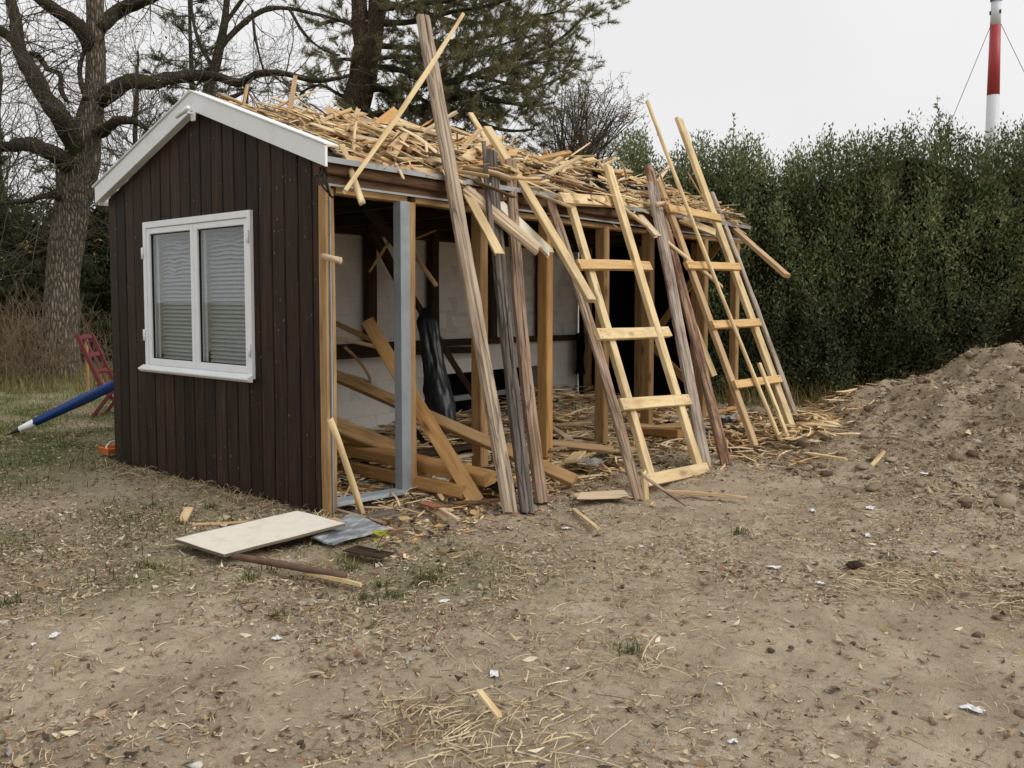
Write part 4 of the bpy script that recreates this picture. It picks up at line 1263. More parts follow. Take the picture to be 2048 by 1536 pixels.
# glazing strip and louvre blind behind the panes
for yy in (fy0 + .14, ymid + .09):
    pass
ns = 33
for side, (a, b) in enumerate(((fy0 + .10, ymid - .05), (ymid + .05, fy1 - .10))):
    for i in range(ns):
        z = fz0 + .11 + (fz1 - fz0 - .21) * i / (ns - 1)
        V, F = [], []
        kk = 5; nn = 7
        for j in range(nn):
            y = a + (b - a) * j / (nn - 1)
            crumple = max(0, (i / ns - (.62 if side == 0 else .45))) * (.06 if side == 1 else .09)
            dz = noise.noise(Vector((y * 7, i * .45, side))) * crumple * 1.5
            dx = noise.noise(Vector((y * 9, i * .6, 7 + side))) * crumple
            for k in range(kk):
                t = k / (kk - 1)
                V.append((.085 - .006 * math.sin(math.pi * t) + .024 * t + dx, y, z + .030 * (t - .5) + dz))
        for j in range(nn - 1):
            for k in range(kk - 1):
                F.append((j * kk + k, (j + 1) * kk + k, (j + 1) * kk + k + 1, j * kk + k + 1))
        mobj('blind_slat', py_mesh('blind_slat', V, F, M['blind'], True), window)
    MB().box(.06, .075, b + .012, b + .045, fz0 + .07, fz1 - .08).build('glazing_strip', M['pvc'], window, .003)
s = MB()
sy0, sy1 = fy0 - .015, fy1 + .035
s.add([(-.033, sy0, .935), (-.033, sy1, .935), (-.085, sy1, .905), (-.085, sy0, .905), (-.033, sy0, .872), (-.033, sy1, .872), (-.06, sy1, .872), (-.06, sy0, .872), (-.085, sy0, .893), (-.085, sy1, .893)],
      [(0, 1, 2, 3), (3, 2, 9, 8), (8, 9, 6, 7), (7, 6, 5, 4), (0, 3, 8, 7, 4), (1, 5, 6, 9, 2), (0, 4, 5, 1)])
s.build('sill', M['pvc'], window, .002)
for (y, z) in ((fy1 - .01, 1.93), (fy1 - .01, 1.2), (fy0 + .012, 2.0), (fy0 + .012, 1.12)):
    MB().tube([(-.042, y, z - .05), (-.042, y, z + .05)], [.011, .011], 8).build('hinge', M['pvc'], window, 0, True)

# corner studs of the long side
hdr_n = (0, -1, 0)
def post(name, x, y, w, d, z0, z1, mat):
    o = plank(name, (x, y, z0), (x, y, z1), w, d, hdr_n, mat, 'saw', shed); return o
post('stud', .014, .044, .026, .082, -.05, 2.32, 'honeydark')
post('stud', .055, .045, .032, .09, -.02, 2.30, 'honeydark')
MB().box(.029, .039, -.006, .05, -.03, 2.33).build('trim_strip', M['steel'], shed)
post('post', .825, .03, .075, .10, -.04, 2.27, 'honeydark')
MB().box(.685, .69, -.03, .05, -.04, 2.27).box(.6905, .783, -.03, -.025, -.04, 2.27).box(.6905, .783, .045, .05, -.04, 2.27).build('steel_post', M['steel'], shed)
for x in (1.68, 2.63, 3.60, 4.53, 5.86):
    post('post', x, .045, .10, .12, -.04, 2.27, 'honeydark' if x != 2.63 else 'honey')
post('post', 6.82, .05, .1, .1, -.04, 2.27, 'honeydark')
# top plate, header timbers, metal strips, gutter edge
plank('top_plate', (.09, .045, 2.292), (.78, .045, 2.292), .10, .05, (0, 0, 1), 'honeydark', 'saw', shed)
plank('top_plate', (.87, .045, 2.292), (SL, .045, 2.296), .10, .05, (0, 0, 1), 'honeydark', 'saw', shed)
plank('header_beam', (.0, .04, 2.356), (SL, .04, 2.36), .07, .12, hdr_n, 'header', 'saw', shed)
plank('header_beam', (-.02, .03, 2.435), (SL, .03, 2.44), .085, .15, hdr_n, 'header', 'saw', shed)
MB().box(.0, SL, -.035, -.031, 2.312, 2.328).build('metal_strip', M['zinc'], shed)
MB().box(-.058, SL + .05, -.085, -.08, 2.465, 2.505).box(-.058, SL + .05, -.079, .06, 2.498, 2.505).build('drip_edge', M['zinc'], shed)
# roof deck boards on both slopes and rafters
dk = 13
for sidey in (0, 1):
    for i in range(dk):
        t0, t1 = i / dk, (i + 1) / dk
        ya, yb = RY * t0 + .004, RY * t1 - .004
        if sidey: ya, yb = 2 * RY - ya + .07 * (1 - t0), 2 * RY - yb + .07 * (1 - t1)
        za, zb = EAVE - .012 + (RIDGE - EAVE) * t0, EAVE - .012 + (RIDGE - EAVE) * t1
        V = [(.03, ya, za - .02), (SL, ya, za - .02), (SL, yb, zb - .02), (.03, yb, zb - .02), (.03, ya, za), (SL, ya, za), (SL, yb, zb), (.03, yb, zb)]
        MB().add(V, box_vf(0, 1, 0, 1, 0, 1)[1]).build('roof_board', M['brown'], shed)
for i in range(8):
    x = .15 + i * .94
    plank('rafter', (x, .0, 2.40), (x, RY, 3.015), .05, .10, (0, -.4, 1), 'brown', 'saw', shed)
    plank('rafter', (x, 2 * RY, 2.40), (x, RY, 3.015), .05, .10, (0, .4, 1), 'brown', 'saw', shed)
    plank('ceiling_joist', (x + .06, .1, 2.36), (x + .06, 2.8, 2.36), .05, .12, (0, 0, 1), 'brown', 'saw', shed)
# rear block wall with a dark opening low down, every block its own piece
BY = 2.72
OX0, OX1, OZ1 = 3.95, 6.1, .60
rear = MB()
rear.box(.05, OX0, BY + .012, BY + .2, -.05, 2.42).box(OX1, 7.05, BY + .012, BY + .2, -.05, 2.42).box(OX0, OX1, BY + .012, BY + .2, OZ1, 2.42)
rear_wall = rear.build('rear_wall', M['mortar'], shed)
variants = []
for v in range(4):
    bm = bmesh.new()
    bmesh.ops.create_cube(bm, size=1)
    Rv = random.Random(v)
    for vt in bm.verts: vt.co = Vector((vt.co.x * .396, vt.co.y * .03, vt.co.z * .197)) + Vector((Rv.uniform(-.001, .001), Rv.uniform(-.002, .002), Rv.uniform(-.001, .001)))
    bmesh.ops.bevel(bm, geom=list(bm.edges), offset=.002, segments=1, affect='EDGES')
    bme = bpy.data.meshes.new('concrete_block'); bm.to_mesh(bme); bm.free(); bme.materials.append(M['block']); variants.append(bme)
for row in range(12):
    z = .06 + row * .2
    x = .27 + (row % 2) * .2
    while x < 7.05:
        if not (OX0 - .15 < x < OX1 + .15 and z < OZ1 + .02):
            b = mobj('concrete_block', variants[R.randrange(4)], rear_wall)
            b.location = (x, BY + .0255 + R.uniform(-.0008, .0008), z)
        x += .4
# dark lining of the low opening
MB().box(OX0, OX1, BY + .5, BY + .52, -.05, OZ1).box(OX0, OX1, BY + .2, BY + .5, OZ1, OZ1 + .02).box(OX0 - .02, OX0, BY + .2, BY + .5, -.05, OZ1).box(OX1, OX1 + .02, BY + .2, BY + .5, -.05, OZ1).build('opening_lining', M['lining_black'], shed)
MB().box(OX0 + .05, OX1 - .4, BY - .03, BY + .01, .20, .27).build('hearth_bar', M['steel'], shed, .004)
# rear studs, rail and ledge
for x in (1.75, 2.70, 3.74, 4.86, 5.95):
    plank('rear_stud', (x, BY - .075, 1.0), (x, BY - .075, 2.40), .13, .11, hdr_n, 'brown', 'saw', shed)
plank('rear_rail', (.1, BY - .05, .965), (7.0, BY - .05, .945), .085, .06, hdr_n, 'brown', 'saw', shed)
plank('rear_plate', (.1, BY - .05, 2.33), (7.0, BY - .05, 2.33), .14, .1, hdr_n, 'brown', 'saw', shed)
plank('rear_ledge', (.1, BY - .12, .875), (4.6, BY - .12, .865), .08, .12, hdr_n, 'brown', 'rough', shed)
# gable inner side and far end wall in black tar paper
MB().box(7.0, 7.03, .62, 2.7, .02, 2.75).build('end_wall', M['tar'], shed)
V = [(SL, .5, 2.42), (SL, 2.7, 2.42), (SL, RY, 3.02), (SL + .02, .5, 2.42), (SL + .02, 2.7, 2.42), (SL + .02, RY, 3.02)]
MB().add(V, [(0, 2, 1), (3, 4, 5), (0, 1, 4, 3), (1, 2, 5, 4), (2, 0, 3, 5)]).build('end_gable', M['tar'], shed)
for y in (.70, 1.6, 2.5):
    plank('end_stud', (6.95, y, -.03), (6.95, y, 2.4), .1, .09, (-1, 0, 0), 'honeydark', 'saw', shed)
plank('end_brace', (6.85, 1.35, .95), (6.85, .25, 2.35), .10, .035, (-1, 0, 0), 'honeydark', 'saw', shed)
plank('end_brace', (6.85, 1.3, .85), (6.85, .6, .25), .10, .035, (-1, 0, 0), 'honeydark', 'saw', shed)
# outer rear wall boards towards the lawn (seen from the side)
MB().box(0.03, 7.05, SW - .015, SW + .01, -.05, 2.44).build('rear_cladding', M['cladding'], shed)
MB().box(.05, 7.0, .15, 2.7, -.045, -.012).build('floor_slab', M['mortar'], shed)
# cables at the eave corner
cb = MB()
cb.tube([(-.02, -.01, 2.43), (-.05, -.05, 2.36), (-.03, -.06, 2.29), (.0, -.05, 2.24), (.03, -.04, 2.23)], [.008] * 5, 6)
cb.tube([(-.03, .02, 2.44), (-.07, -.02, 2.37), (-.07, -.05, 2.30), (-.02, -.05, 2.26)], [.006] * 4, 6)
cb.build('cable', M['gasket'], shed, 0, True)

# ------------------------------------------------------------------ planks and ladders
for (name, label, cat, group, A, B, w, t, n, mat, style) in PLANKS:
    o = plank(name, A, B, w, t, n, mat, style)
    tag(o, label, cat, group or None, 'thing')
labels = ['yellow lumber ladder with five wide rungs, nearer of the two ladders', 'narrow tall lumber ladder near the far shed end beside the mound']
for spec, lab in zip(LADDERS, labels):
    n = Vector(spec['n'])
    base = (Vector(spec['rails'][0][0]) + Vector(spec['rails'][1][0])) / 2
    e = empty('ladder', base)
    tag(e, lab, 'ladder', 'home built ladders leaning on the eave')
    bpy.context.view_layer.update()
    for (A, B, w, mat) in spec['rails']:
        plank('rail', A, B, w, .05, n, mat, 'saw', e)
    for (A, B, w, mat) in spec['rungs']:
        rg_o = plank('rung', A, B, w, .045, n, mat, 'saw', e)
        Lr = (Vector(B) - Vector(A)).length
        for sx in (.05, Lr - .05):
            for sy in (-.28, .26):
                nl = MB().tube([(sx, sy * w, .02), (sx, sy * w, .0245)], [.006, .005], 8).build('nail', M['dark_metal'])
                nl.parent = rg_o

# ------------------------------------------------------------------ splintered wood debris
def splinter_variant(seed):
    """unit-length split strip along x with a flat angular section"""
    R = random.Random(seed)
    seg, k = 6, 4
    flat = R.choice((.14, .2, .28) if seed < 14 else (.4, .6, .9))
    V, bow = [], []
    by, bz = R.uniform(-.03, .03), R.uniform(-.05, .07)
    tw = R.uniform(-.35, .35)
    tip0, tip1 = R.choice((.35, .75, 1.0, 1.0)), R.choice((.08, .4, .8, 1.0))
    ph = R.uniform(0, 6)
    for i in range(seg + 1):
        s = i / seg
        prof = min(tip0 + (1 - tip0) * min(1, s * 5), tip1 + (1 - tip1) * min(1, (1 - s) * (2.2 if tip1 < .2 else 5)))
        a0 = tw * s
        wl = .5 + R.uniform(-.06, .06); wr = .5 + R.uniform(-.06, .06)
        for (y, z) in ((-wl, -.5), (wr, -.5 + R.uniform(0, .15)), (wr, .5), (-wl, .5 - R.uniform(0, .15))):
            y, z = y * prof, z * flat * (.5 + .5 * prof)
            y, z = y * math.cos(a0) - z * math.sin(a0), y * math.sin(a0) + z * math.cos(a0)
            V.append((s - .5 + (R.uniform(-.04, .04) if i in (0, seg) else 0), y, z))
            bow.append((by * 4 * s * (1 - s) + .015 * math.sin(ph + s * 7), bz * 4 * s * (1 - s)))
    F = [(i * k + j, i * k + (j + 1) % k, (i + 1) * k + (j + 1) % k, (i + 1) * k + j) for i in range(seg) for j in range(k)]
    F += [(3, 2, 1, 0), (seg * k, seg * k + 1, seg * k + 2, seg * k + 3)]
    return np.array(V), np.array(bow), np.array(F)
SPL = [splinter_variant(s) for s in range(28)]

WOODS = np.array([(1, 1, 1), (1, .97, .9), (.98, .88, .72), (.88, .8, .7), (1.05, 1.08, 1.12), (.72, .6, .48), (.8, .74, .68), (.62, .6, .6), (.96, .76, .5)])
WOODP = np.array([.2, .2, .13, .12, .1, .1, .06, .04, .05])
DARKS = np.array([(.12, .10, .09), (.2, .16, .13), (.28, .2, .15)])

def splinter_world(v, L, w, pos, yaw, pitch, roll):
    V, bow, F = SPL[v]
    P = np.empty_like(V)
    P[:, 0] = V[:, 0] * L; P[:, 1] = V[:, 1] * w + bow[:, 0] * L; P[:, 2] = V[:, 2] * w + bow[:, 1] * L
    loc = P.copy()
    m = (Matrix.Rotation(yaw, 3, 'Z') @ Matrix.Rotation(pitch, 3, 'Y') @ Matrix.Rotation(roll, 3, 'X'))
    return P @ np.array(m).T + np.array(pos), loc, F

def debris_mesh(name, items):
    Vs, Ls, Fs, Cs = [], [], [], []; n = 0
    for (v, L, w, pos, yaw, pitch, roll, col) in items:
        P, loc, F = splinter_world(v, L, w, pos, yaw, pitch, roll)
        Vs.append(P); Ls.append(loc + np.array(pos) * 3.3); Fs.append(F + n); Cs.append(np.tile(col, (len(P), 1))); n += len(P)
    return np_mesh(name, np.concatenate(Vs), np.concatenate(Fs), False, np.concatenate(Cs), np.concatenate(Ls), M['debris'])

def scatter(n, rng, posf, yawf, tiltf, Lr, wr, pdark):
    out = []
    for i in range(n):
        L = math.exp(rng.uniform(math.log(Lr[0]), math.log(Lr[1]))); w = (math.exp(rng.uniform(math.log(wr[0]), math.log(wr[1]))) if rng.random() < .9 else rng.uniform(wr[1], wr[1] * 2.1)) * (.6 + .4 * min(1, L / .4))
        pos = posf(rng, L)
        c = DARKS[rng.integers(3)] if rng.random() < pdark else WOODS[rng.choice(9, p=WOODP / WOODP.sum())] * rng.uniform(.8, 1.08)
        out.append((int(rng.integers(14)) if w > wr[1] * .75 else int(rng.integers(28)), L, w, pos, yawf(rng), tiltf(rng), rng.normal(0, .45) if rng.random() < .75 else rng.uniform(0, 6.28), c))
    return out

def piece_words(it):
    c = it[7]; lum = float(np.mean(c))
    tone = 'dark' if lum < .3 else 'brown' if lum < .62 else 'greyish' if abs(c[0] - c[2]) < .12 and lum < .8 else 'orange' if c[2] < .5 else 'whitish' if c[2] > .93 else 'yellow'
    size = 'long' if it[1] > .62 else 'short' if it[1] < .38 else 'middling'
    form = 'broad' if it[2] > .045 else 'thin' if it[2] < .02 else 'split'
    t = abs(math.sin(it[4])); lie = 'lengthwise' if t < .35 else 'slantwise' if t < .8 else 'crosswise'
    return f'{size} {form} {tone} wood piece lying {lie}'
def roof_words(it):
    x, y = it[3][0], it[3][1]
    return ('beside the white fascia', 'behind the tallest beam', 'behind the grey posts', 'above the nearer ladder', 'between the ladder tops', 'at the far roof end')[min(5, int(x / 1.16))] + (' on the gutter side', ' on mid slope', ' near the ridge')[0 if y < .55 else 1 if y < 1.15 else 2]
def floor_words(it):
    x, y = it[3][0], it[3][1]
    return ('by the gable corner', 'past the steel post', 'around the weathered posts', 'behind the nearer ladder', 'between the ladders', 'under the far ladder', 'at the far shed end')[min(6, int(x / .98))] + (' outside the post row' if y < 0 else ' inside the shed')
def individuals(items, name, words, cat, group):
    """each of the largest pieces is its own object"""
    for it in items:
        pos = Vector(it[3])
        loc_it = it[:3] + ((0, 0, 0),) + it[4:]
        P, loc, F = splinter_world(*loc_it[:7])
        me = np_mesh(name, P, F, False, np.tile(it[7], (len(P), 1)), loc + np.array(pos) * 3.3, M['debris'])
        o = mobj(name, me); o.location = pos
        tag(o, piece_words(it) + ' ' + words(it), cat, group, 'thing')

SLOPE = math.atan2(RIDGE - EAVE, RY)
def heap(x, y):
    """thickness of the debris on the front roof slope"""
    e = .04 + .07 * float(sstep(0, .5, np.array(y))) + .09 * float(vnoise(x * 1.3, y * 1.6, 21) + .5) - .05 * float(sstep(1.2, 1.75, np.array(y)))
    return e * float(.35 + .65 * sstep(.1, 1.3, np.array(x))) + .012
def roof_pos(rng, L):
    x = rng.uniform(.08 + L * .5, SL + .12 - L * .3); y = rng.uniform(.03, 1.78)
    return (x, y, roof_z(y) + rng.uniform(.15, 1) * heap(x, y))
def roof_yaw(rng):
    return rng.normal(-.1, .6) if rng.random() < .5 else rng.uniform(-1.6, 1.6)
rngd = np.random.default_rng(77)
roof_items = scatter(3500, rngd, roof_pos, roof_yaw, lambda r: r.normal(0, .15) if r.random() < .93 else r.uniform(-.8, .8), (.16, 1.1), (.009, .036), .19)
# broken boards lying over the heap, some ends hanging past the eave
Rb = random.Random(41)
bn = 0
for i in range(84):
    L = Rb.uniform(.35, 1.4); a = Rb.choice((Rb.gauss(0, .45), Rb.gauss(0, .45), Rb.uniform(-1.5, 1.5)))
    x = .55 + 6.1 * (i + Rb.random()) / 84; y = Rb.uniform(.05, 1.6)
    d = Vector((math.cos(a), math.sin(a) * math.cos(SLOPE), math.sin(a) * math.sin(SLOPE) + (Rb.gauss(.0, .09) if Rb.random() < .88 else Rb.uniform(.3, 1.0)))).normalized()
    c = Vector((x, y, roof_z(y) + heap(x, y) * Rb.uniform(.8, 1.25)))
    mt, tone = Rb.choice((('fresh', 'yellow'), ('fresh', 'yellow'), ('tan', 'tan'), ('pale', 'pale'), ('white', 'whitish'), ('greybrown', 'weathered'), ('honeylight', 'honey coloured')))
    w_ = Rb.choice((.04, .05, .06, .08, .1))
    st_ = Rb.choice(('broken', 'broken', 'split', 'saw'))
    o = plank('broken_board', c - d * L / 2, c + d * L / 2, w_, Rb.choice((.012, .02, .028)), (Rb.gauss(0, .25), -math.sin(SLOPE) + Rb.gauss(0, .25), 1), mt, st_)
    zone = roof_words((0, L, w_, (x, y)))
    tag(o, f"{'long' if L > .75 else 'short'} {'wide' if w_ > .07 else 'narrow'} {tone} broken board {zone}", 'board', 'broken boards lying on the roof heap', 'thing')
# torn roofing felt showing in the heap
for i in range(12):
    x = .6 + 6.0 * (i + Rb.random()) / 12; y = Rb.uniform(.2, 1.3); s_ = Rb.uniform(.18, .42)
    V, F = [], []
    for p in range(9):
        for q in range(7):
            u, v = p / 8 - .5, q / 6 - .5
            k = 1 - .35 * noise.noise(Vector((u * 3, v * 3, i * 2.2)))
            V.append((u * s_ * 1.5 * k, v * s_ * k, s_ * (.16 * noise.noise(Vector((u * 3.5, v * 3.5, i))) + .10 * noise.noise(Vector((u * 8, v * 8, i))))))
    F = [(p * 7 + q, (p + 1) * 7 + q, (p + 1) * 7 + q + 1, p * 7 + q + 1) for p in range(8) for q in range(6)]
    o = mobj('torn_felt', py_mesh('torn_felt', V, F, M['tar' if i % 3 else 'brown'])); o.modifiers.new('solid', 'SOLIDIFY').thickness = .004
    o.location = (x, y, roof_z(y) + heap(x, y) * .92); o.rotation_euler = (SLOPE, 0, Rb.uniform(-.6, .6))
    tag(o, f"torn {'black' if i % 3 else 'brown'} roofing felt scrap {roof_words((0, 0, 0, (x, y)))}", 'felt scrap', 'torn felt scraps in the roof heap', 'thing')
# pieces on the slope tilt with it
roof_items = [(v, L, w, p, yaw, pit - math.sin(yaw) * SLOPE * .9, roll, c) for (v, L, w, p, yaw, pit, roll, c) in roof_items]
def height_score(it): return (it[3][2] - roof_z(it[3][1]) - .5 * heap(it[3][0], it[3][1])) * 4 + it[1]
roof_items.sort(key=lambda it: -height_score(it))
individuals(roof_items[:200], 'wood_splinter', roof_words, 'splinter', 'broken wood heaped on the shed roof')
o = mobj('roof_debris', debris_mesh('roof_debris', roof_items[200:]))
tag(o, 'heap of splintered wood and bark covering the shed roof', 'debris', kind='stuff')

def floor_pos(rng, L):
    while True:
        x = rng.uniform(.12 + L * .5, 6.9); y = rng.uniform(-.95, 2.6)
        edge = -.55 - .25 * math.sin(x * 1.3) - .25 * sstep(.5, 2.5, np.array(x)) + .3 * (1 - sstep(.3, 1.2, np.array(x)))
        if y > edge + rng.uniform(-.25, .25): break
    pile = .04 + .22 * sstep(1.4, 2.6, np.array(y)) * sstep(3.5, 5.5, np.array(x)) + .10 * sstep(.3, 1.2, np.array(y)) * (vnoise(x * 1.4, y * 1.4, 31) + .5)
    return (x, y, max(float(gs(x, y)), -.02) + float(pile) * rng.uniform(.1, 1))
floor_items = scatter(4200, rngd, floor_pos, lambda r: r.uniform(-3.14, 3.14), lambda r: r.normal(0, .11), (.08, .6), (.008, .035), .27)
def far_pos(rng, L):
    x = rng.normal(5.2, .7); y = rng.normal(-1.35, .3)
    return (x, y, float(gs(x, y)) + rng.uniform(.0, .07))
floor_items += scatter(420, rngd, far_pos, lambda r: r.normal(.3, .8), lambda r: r.normal(0, .12), (.12, .7), (.008, .03), .15)
floor_items.sort(key=lambda it: -(it[1] * (1.6 if it[3][1] < .9 else .6) + it[3][2]))
individuals(floor_items[:180], 'floor_splinter', floor_words, 'splinter', 'broken wood strewn over the shed floor')
o = mobj('floor_debris', debris_mesh('floor_debris', floor_items[180:]))
tag(o, 'layer of splintered wood and dark scraps over the shed floor', 'debris', kind='stuff')

# bigger boards and dark scraps among the floor debris
Rf = random.Random(61)
for i in range(26):
    x = .9 + 5.6 * (i + Rf.random()) / 26; y = Rf.uniform(-.5, 2.0); L = Rf.uniform(.3, .95); a = Rf.uniform(-1.5, 1.5)
    d = Vector((math.cos(a), math.sin(a), Rf.gauss(.03, .06))).normalized(); c = Vector((x, y, .07 + .08 * Rf.random() + .12 * max(0, y - 1)))
    mt, tone = Rf.choice((('honey', 'honey coloured'), ('tan', 'tan'), ('greybrown', 'weathered'), ('brown', 'dark brown'), ('fresh', 'yellow'), ('pale', 'pale')))
    w_ = Rf.choice((.05, .07, .1, .12))
    o = plank('loose_board', c - d * L / 2, c + d * L / 2, w_, .025, (Rf.gauss(0, .15), Rf.gauss(0, .15), 1), mt, Rf.choice(('broken', 'saw')))
    tag(o, f"{'long' if L > .62 else 'short'} {'wide' if w_ > .08 else 'narrow'} {tone} loose board {floor_words((0, 0, 0, (x, y)))}", 'board', 'loose boards in the floor debris', 'thing')
for i in range(18):
    x = .8 + 5.4 * (i + Rf.random()) / 18; y = Rf.uniform(-.75, 1.2); s_ = Rf.uniform(.10, .26)
    V = []
    for p in range(9):
        for q in range(7):
            u, v = p / 8 - .5, q / 6 - .5
            k = 1 - .4 * noise.noise(Vector((u * 3, v * 3, i * 2.9)))
            V.append((u * s_ * 1.5 * k, v * s_ * k, s_ * (.22 * noise.noise(Vector((u * 3.5, v * 3.5, i + 40))) + .14 * noise.noise(Vector((u * 8, v * 8, i))))))
    F = [(p * 7 + q, (p + 1) * 7 + q, (p + 1) * 7 + q + 1, p * 7 + q + 1) for p in range(8) for q in range(6)]
    mt, tone = (('plastic_black', 'black plastic'), ('tar', 'black felt'), ('stone', 'grey plastic'))[i % 3]
    o = mobj('floor_scrap', py_mesh('floor_scrap', V, F, M[mt])); o.modifiers.new('solid', 'SOLIDIFY').thickness = .003
    o.location = (x, y, .075); o.rotation_euler = (0, 0, Rf.uniform(-3, 3))
    tag(o, f"crumpled {tone} scrap {floor_words((0, 0, 0, (x, y)))}", 'scrap', 'crumpled scraps in the floor debris', 'thing')

# ------------------------------------------------------------------ small things on the ground
def quad_slab(name, pts, th, Mt, parent=None, warp=.0):
    n = 8
    a, b, c, d = [Vector(p) for p in pts]
    V, F = [], []
    for lay in (1, 0):
        for i in range(n + 1):
            for j in range(n + 1):
                u, v = i / n, j / n
                p = (a * (1 - u) + b * u) * (1 - v) + (d * (1 - u) + c * u) * v
                V.append((p.x, p.y, p.z + (th if lay else 0) + warp * noise.noise(Vector((u * 2.2, v * 2.2, 3)))))
    m = (n + 1) ** 2
    for i in range(n):
        for j in range(n):
            q = (i * (n + 1) + j, (i + 1) * (n + 1) + j, (i + 1) * (n + 1) + j + 1, i * (n + 1) + j + 1)
            F.append(q); F.append(tuple(x + m for x in q[::-1]))
    for i in range(n):
        for (p, q) in (((i * (n + 1)), (i + 1) * (n + 1)), ((i + 1) * (n + 1) + n, i * (n + 1) + n), (i + 1, i), (n * (n + 1) + i, n * (n + 1) + i + 1)):
            F.append((p, p + m, q + m, q))
    return py_mesh(name, V, F, Mt)
base = Vector(PTS['panel'][0])
e = empty('fibre_panel', base); tag(e, 'whitish fibre panel lying flat in front of the gable corner', 'panel', kind='thing')
loc = [Vector(p) - base for p in PTS['panel']]
mobj('core', quad_slab('core', loc, .016, M['fibre_core'], warp=.006), e)
inset = [p + Vector((0, 0, .017)) for p in loc]
mobj('face', quad_slab('face', inset, .003, M['fibre'], warp=.006), e)
o = mobj('metal_sheet', quad_slab('metal_sheet', PTS['sheet'], .012, M['sheet'], warp=.02))
tag(o, 'scuffed silvery metal sheet partly under the whitish fibre panel', 'metal sheet', kind='thing')

# black plastic wrapped roll standing inside
A, B = Vector(PTS['roll'][0]), Vector(PTS['roll'][1])
V, F = [], []
u_, v_ = frame_from(B - A); ns_, k_ = 40, 40
for i in range(ns_ + 1):
    s = i / ns_
    c = A.lerp(B, s)
    rr = .135 - .05 * s + (.012 * math.sin(s * 9)); rr *= min(1, (1.02 - s) * 6 + .25)
    for j in range(k_):
        a = 2 * math.pi * j / k_
        q = rr * (1 + .30 * noise.noise(Vector((math.cos(a) * 2.6, math.sin(a) * 2.6, s * 2.5))) + .20 * noise.noise(Vector((math.cos(a) * 6, math.sin(a) * 6, s * 7))) + .10 * noise.noise(Vector((math.cos(a) * 13, math.sin(a) * 13, s * 16))))
        V.append(c + (u_ * math.cos(a) + v_ * math.sin(a)) * q)
for i in range(ns_):
    for j in range(k_):
        F.append((i * k_ + j, i * k_ + (j + 1) % k_, (i + 1) * k_ + (j + 1) % k_, (i + 1) * k_ + j))
F.append(tuple(range(k_))[::-1]); F.append(tuple(range(ns_ * k_, ns_ * k_ + k_)))
o = mobj('plastic_roll', py_mesh('plastic_roll', V, F, M['plastic_black'], True))
tag(o, 'black plastic wrapped roll standing inside behind the wooden post', 'roll', kind='thing')

# dark rag hanging at the rear wall
V, F = [], []
for i in range(13):
    for j in range(9):
        x = 6.72 + .42 * i / 12; z = 1.02 - .62 * j / 8
        V.append((x, 2.55 + .05 * noise.noise(Vector((i * .5, j * .3, 1))) + .02 * math.sin(i * 1.3), z + (.05 * noise.noise(Vector((i * .9, 0, 4))) if j == 8 else 0)))
F = [(i * 9 + j, (i + 1) * 9 + j, (i + 1) * 9 + j + 1, i * 9 + j + 1) for i in range(12) for j in range(8)]
o = mobj('black_cloth', py_mesh('black_cloth', V, F, M['tar'], True)); sm = o.modifiers.new('solid', 'SOLIDIFY'); sm.thickness = .02
tag(o, 'black ragged cloth hanging at the end of the white block wall', 'cloth', kind='thing')

# folded blue parasol pole leaning behind the shed
tip = Vector(PTS['umb'][1]); tip.z = float(gs(tip.x, tip.y)) + .02
top = Vector((1.55, 4.75, .98))
tip = Vector((0.054, 5.786, .0))
top = tip + Vector((FY, -FX, 0)) * 1.35 + Vector((FX, FY, 0)) * .25 + Vector((0, 0, .66))
e = empty('folded_parasol', tip); tag(e, 'rolled dark blue parasol with white end resting on the lawn', 'parasol', kind='thing')
dv = top - tip
def at_(s): return dv * s
MB().tube([at_(-.07), at_(-.02), at_(0.03)], [.006, .018, .03], 12).build('tip', M['gasket'], e, 0, True)
MB().tube([at_(.028), at_(.03), at_(.145), at_(.147)], [.034, .036, .045, .04], 16).build('end_sleeve', M['pvc'], e, 0, True)
V, F = [], []
for i in range(19):
    s = .143 + .70 * i / 18
    u2, v2 = frame_from(dv)
    for j in range(18):
        a = 2 * math.pi * j / 18
        q = (.044 + .016 * min(1, i / 12)) * (1 + .10 * math.sin(a * 4 + s * 5) + .08 * noise.noise(Vector((a, s * 9, 2))))
        V.append(at_(s) + (u2 * math.cos(a) + v2 * math.sin(a)) * q)
for i in range(18):
    for j in range(18): F.append((i * 18 + j, i * 18 + (j + 1) % 18, (i + 1) * 18 + (j + 1) % 18, (i + 1) * 18 + j))
F.append(tuple(range(18))[::-1]); F.append(tuple(range(18 * 18, 19 * 18)))
mobj('cloth', py_mesh('cloth', V, F, M['blue'], True), e)
MB().tube([at_(.843), at_(.93), at_(1.0)], [.061, .06, .05], 16).build('band', M['pink'], e, 0, True)
MB().tube([at_(1.0), at_(1.25)], [.02, .02], 8).build('pole', M['dark_metal'], e, 0, True)

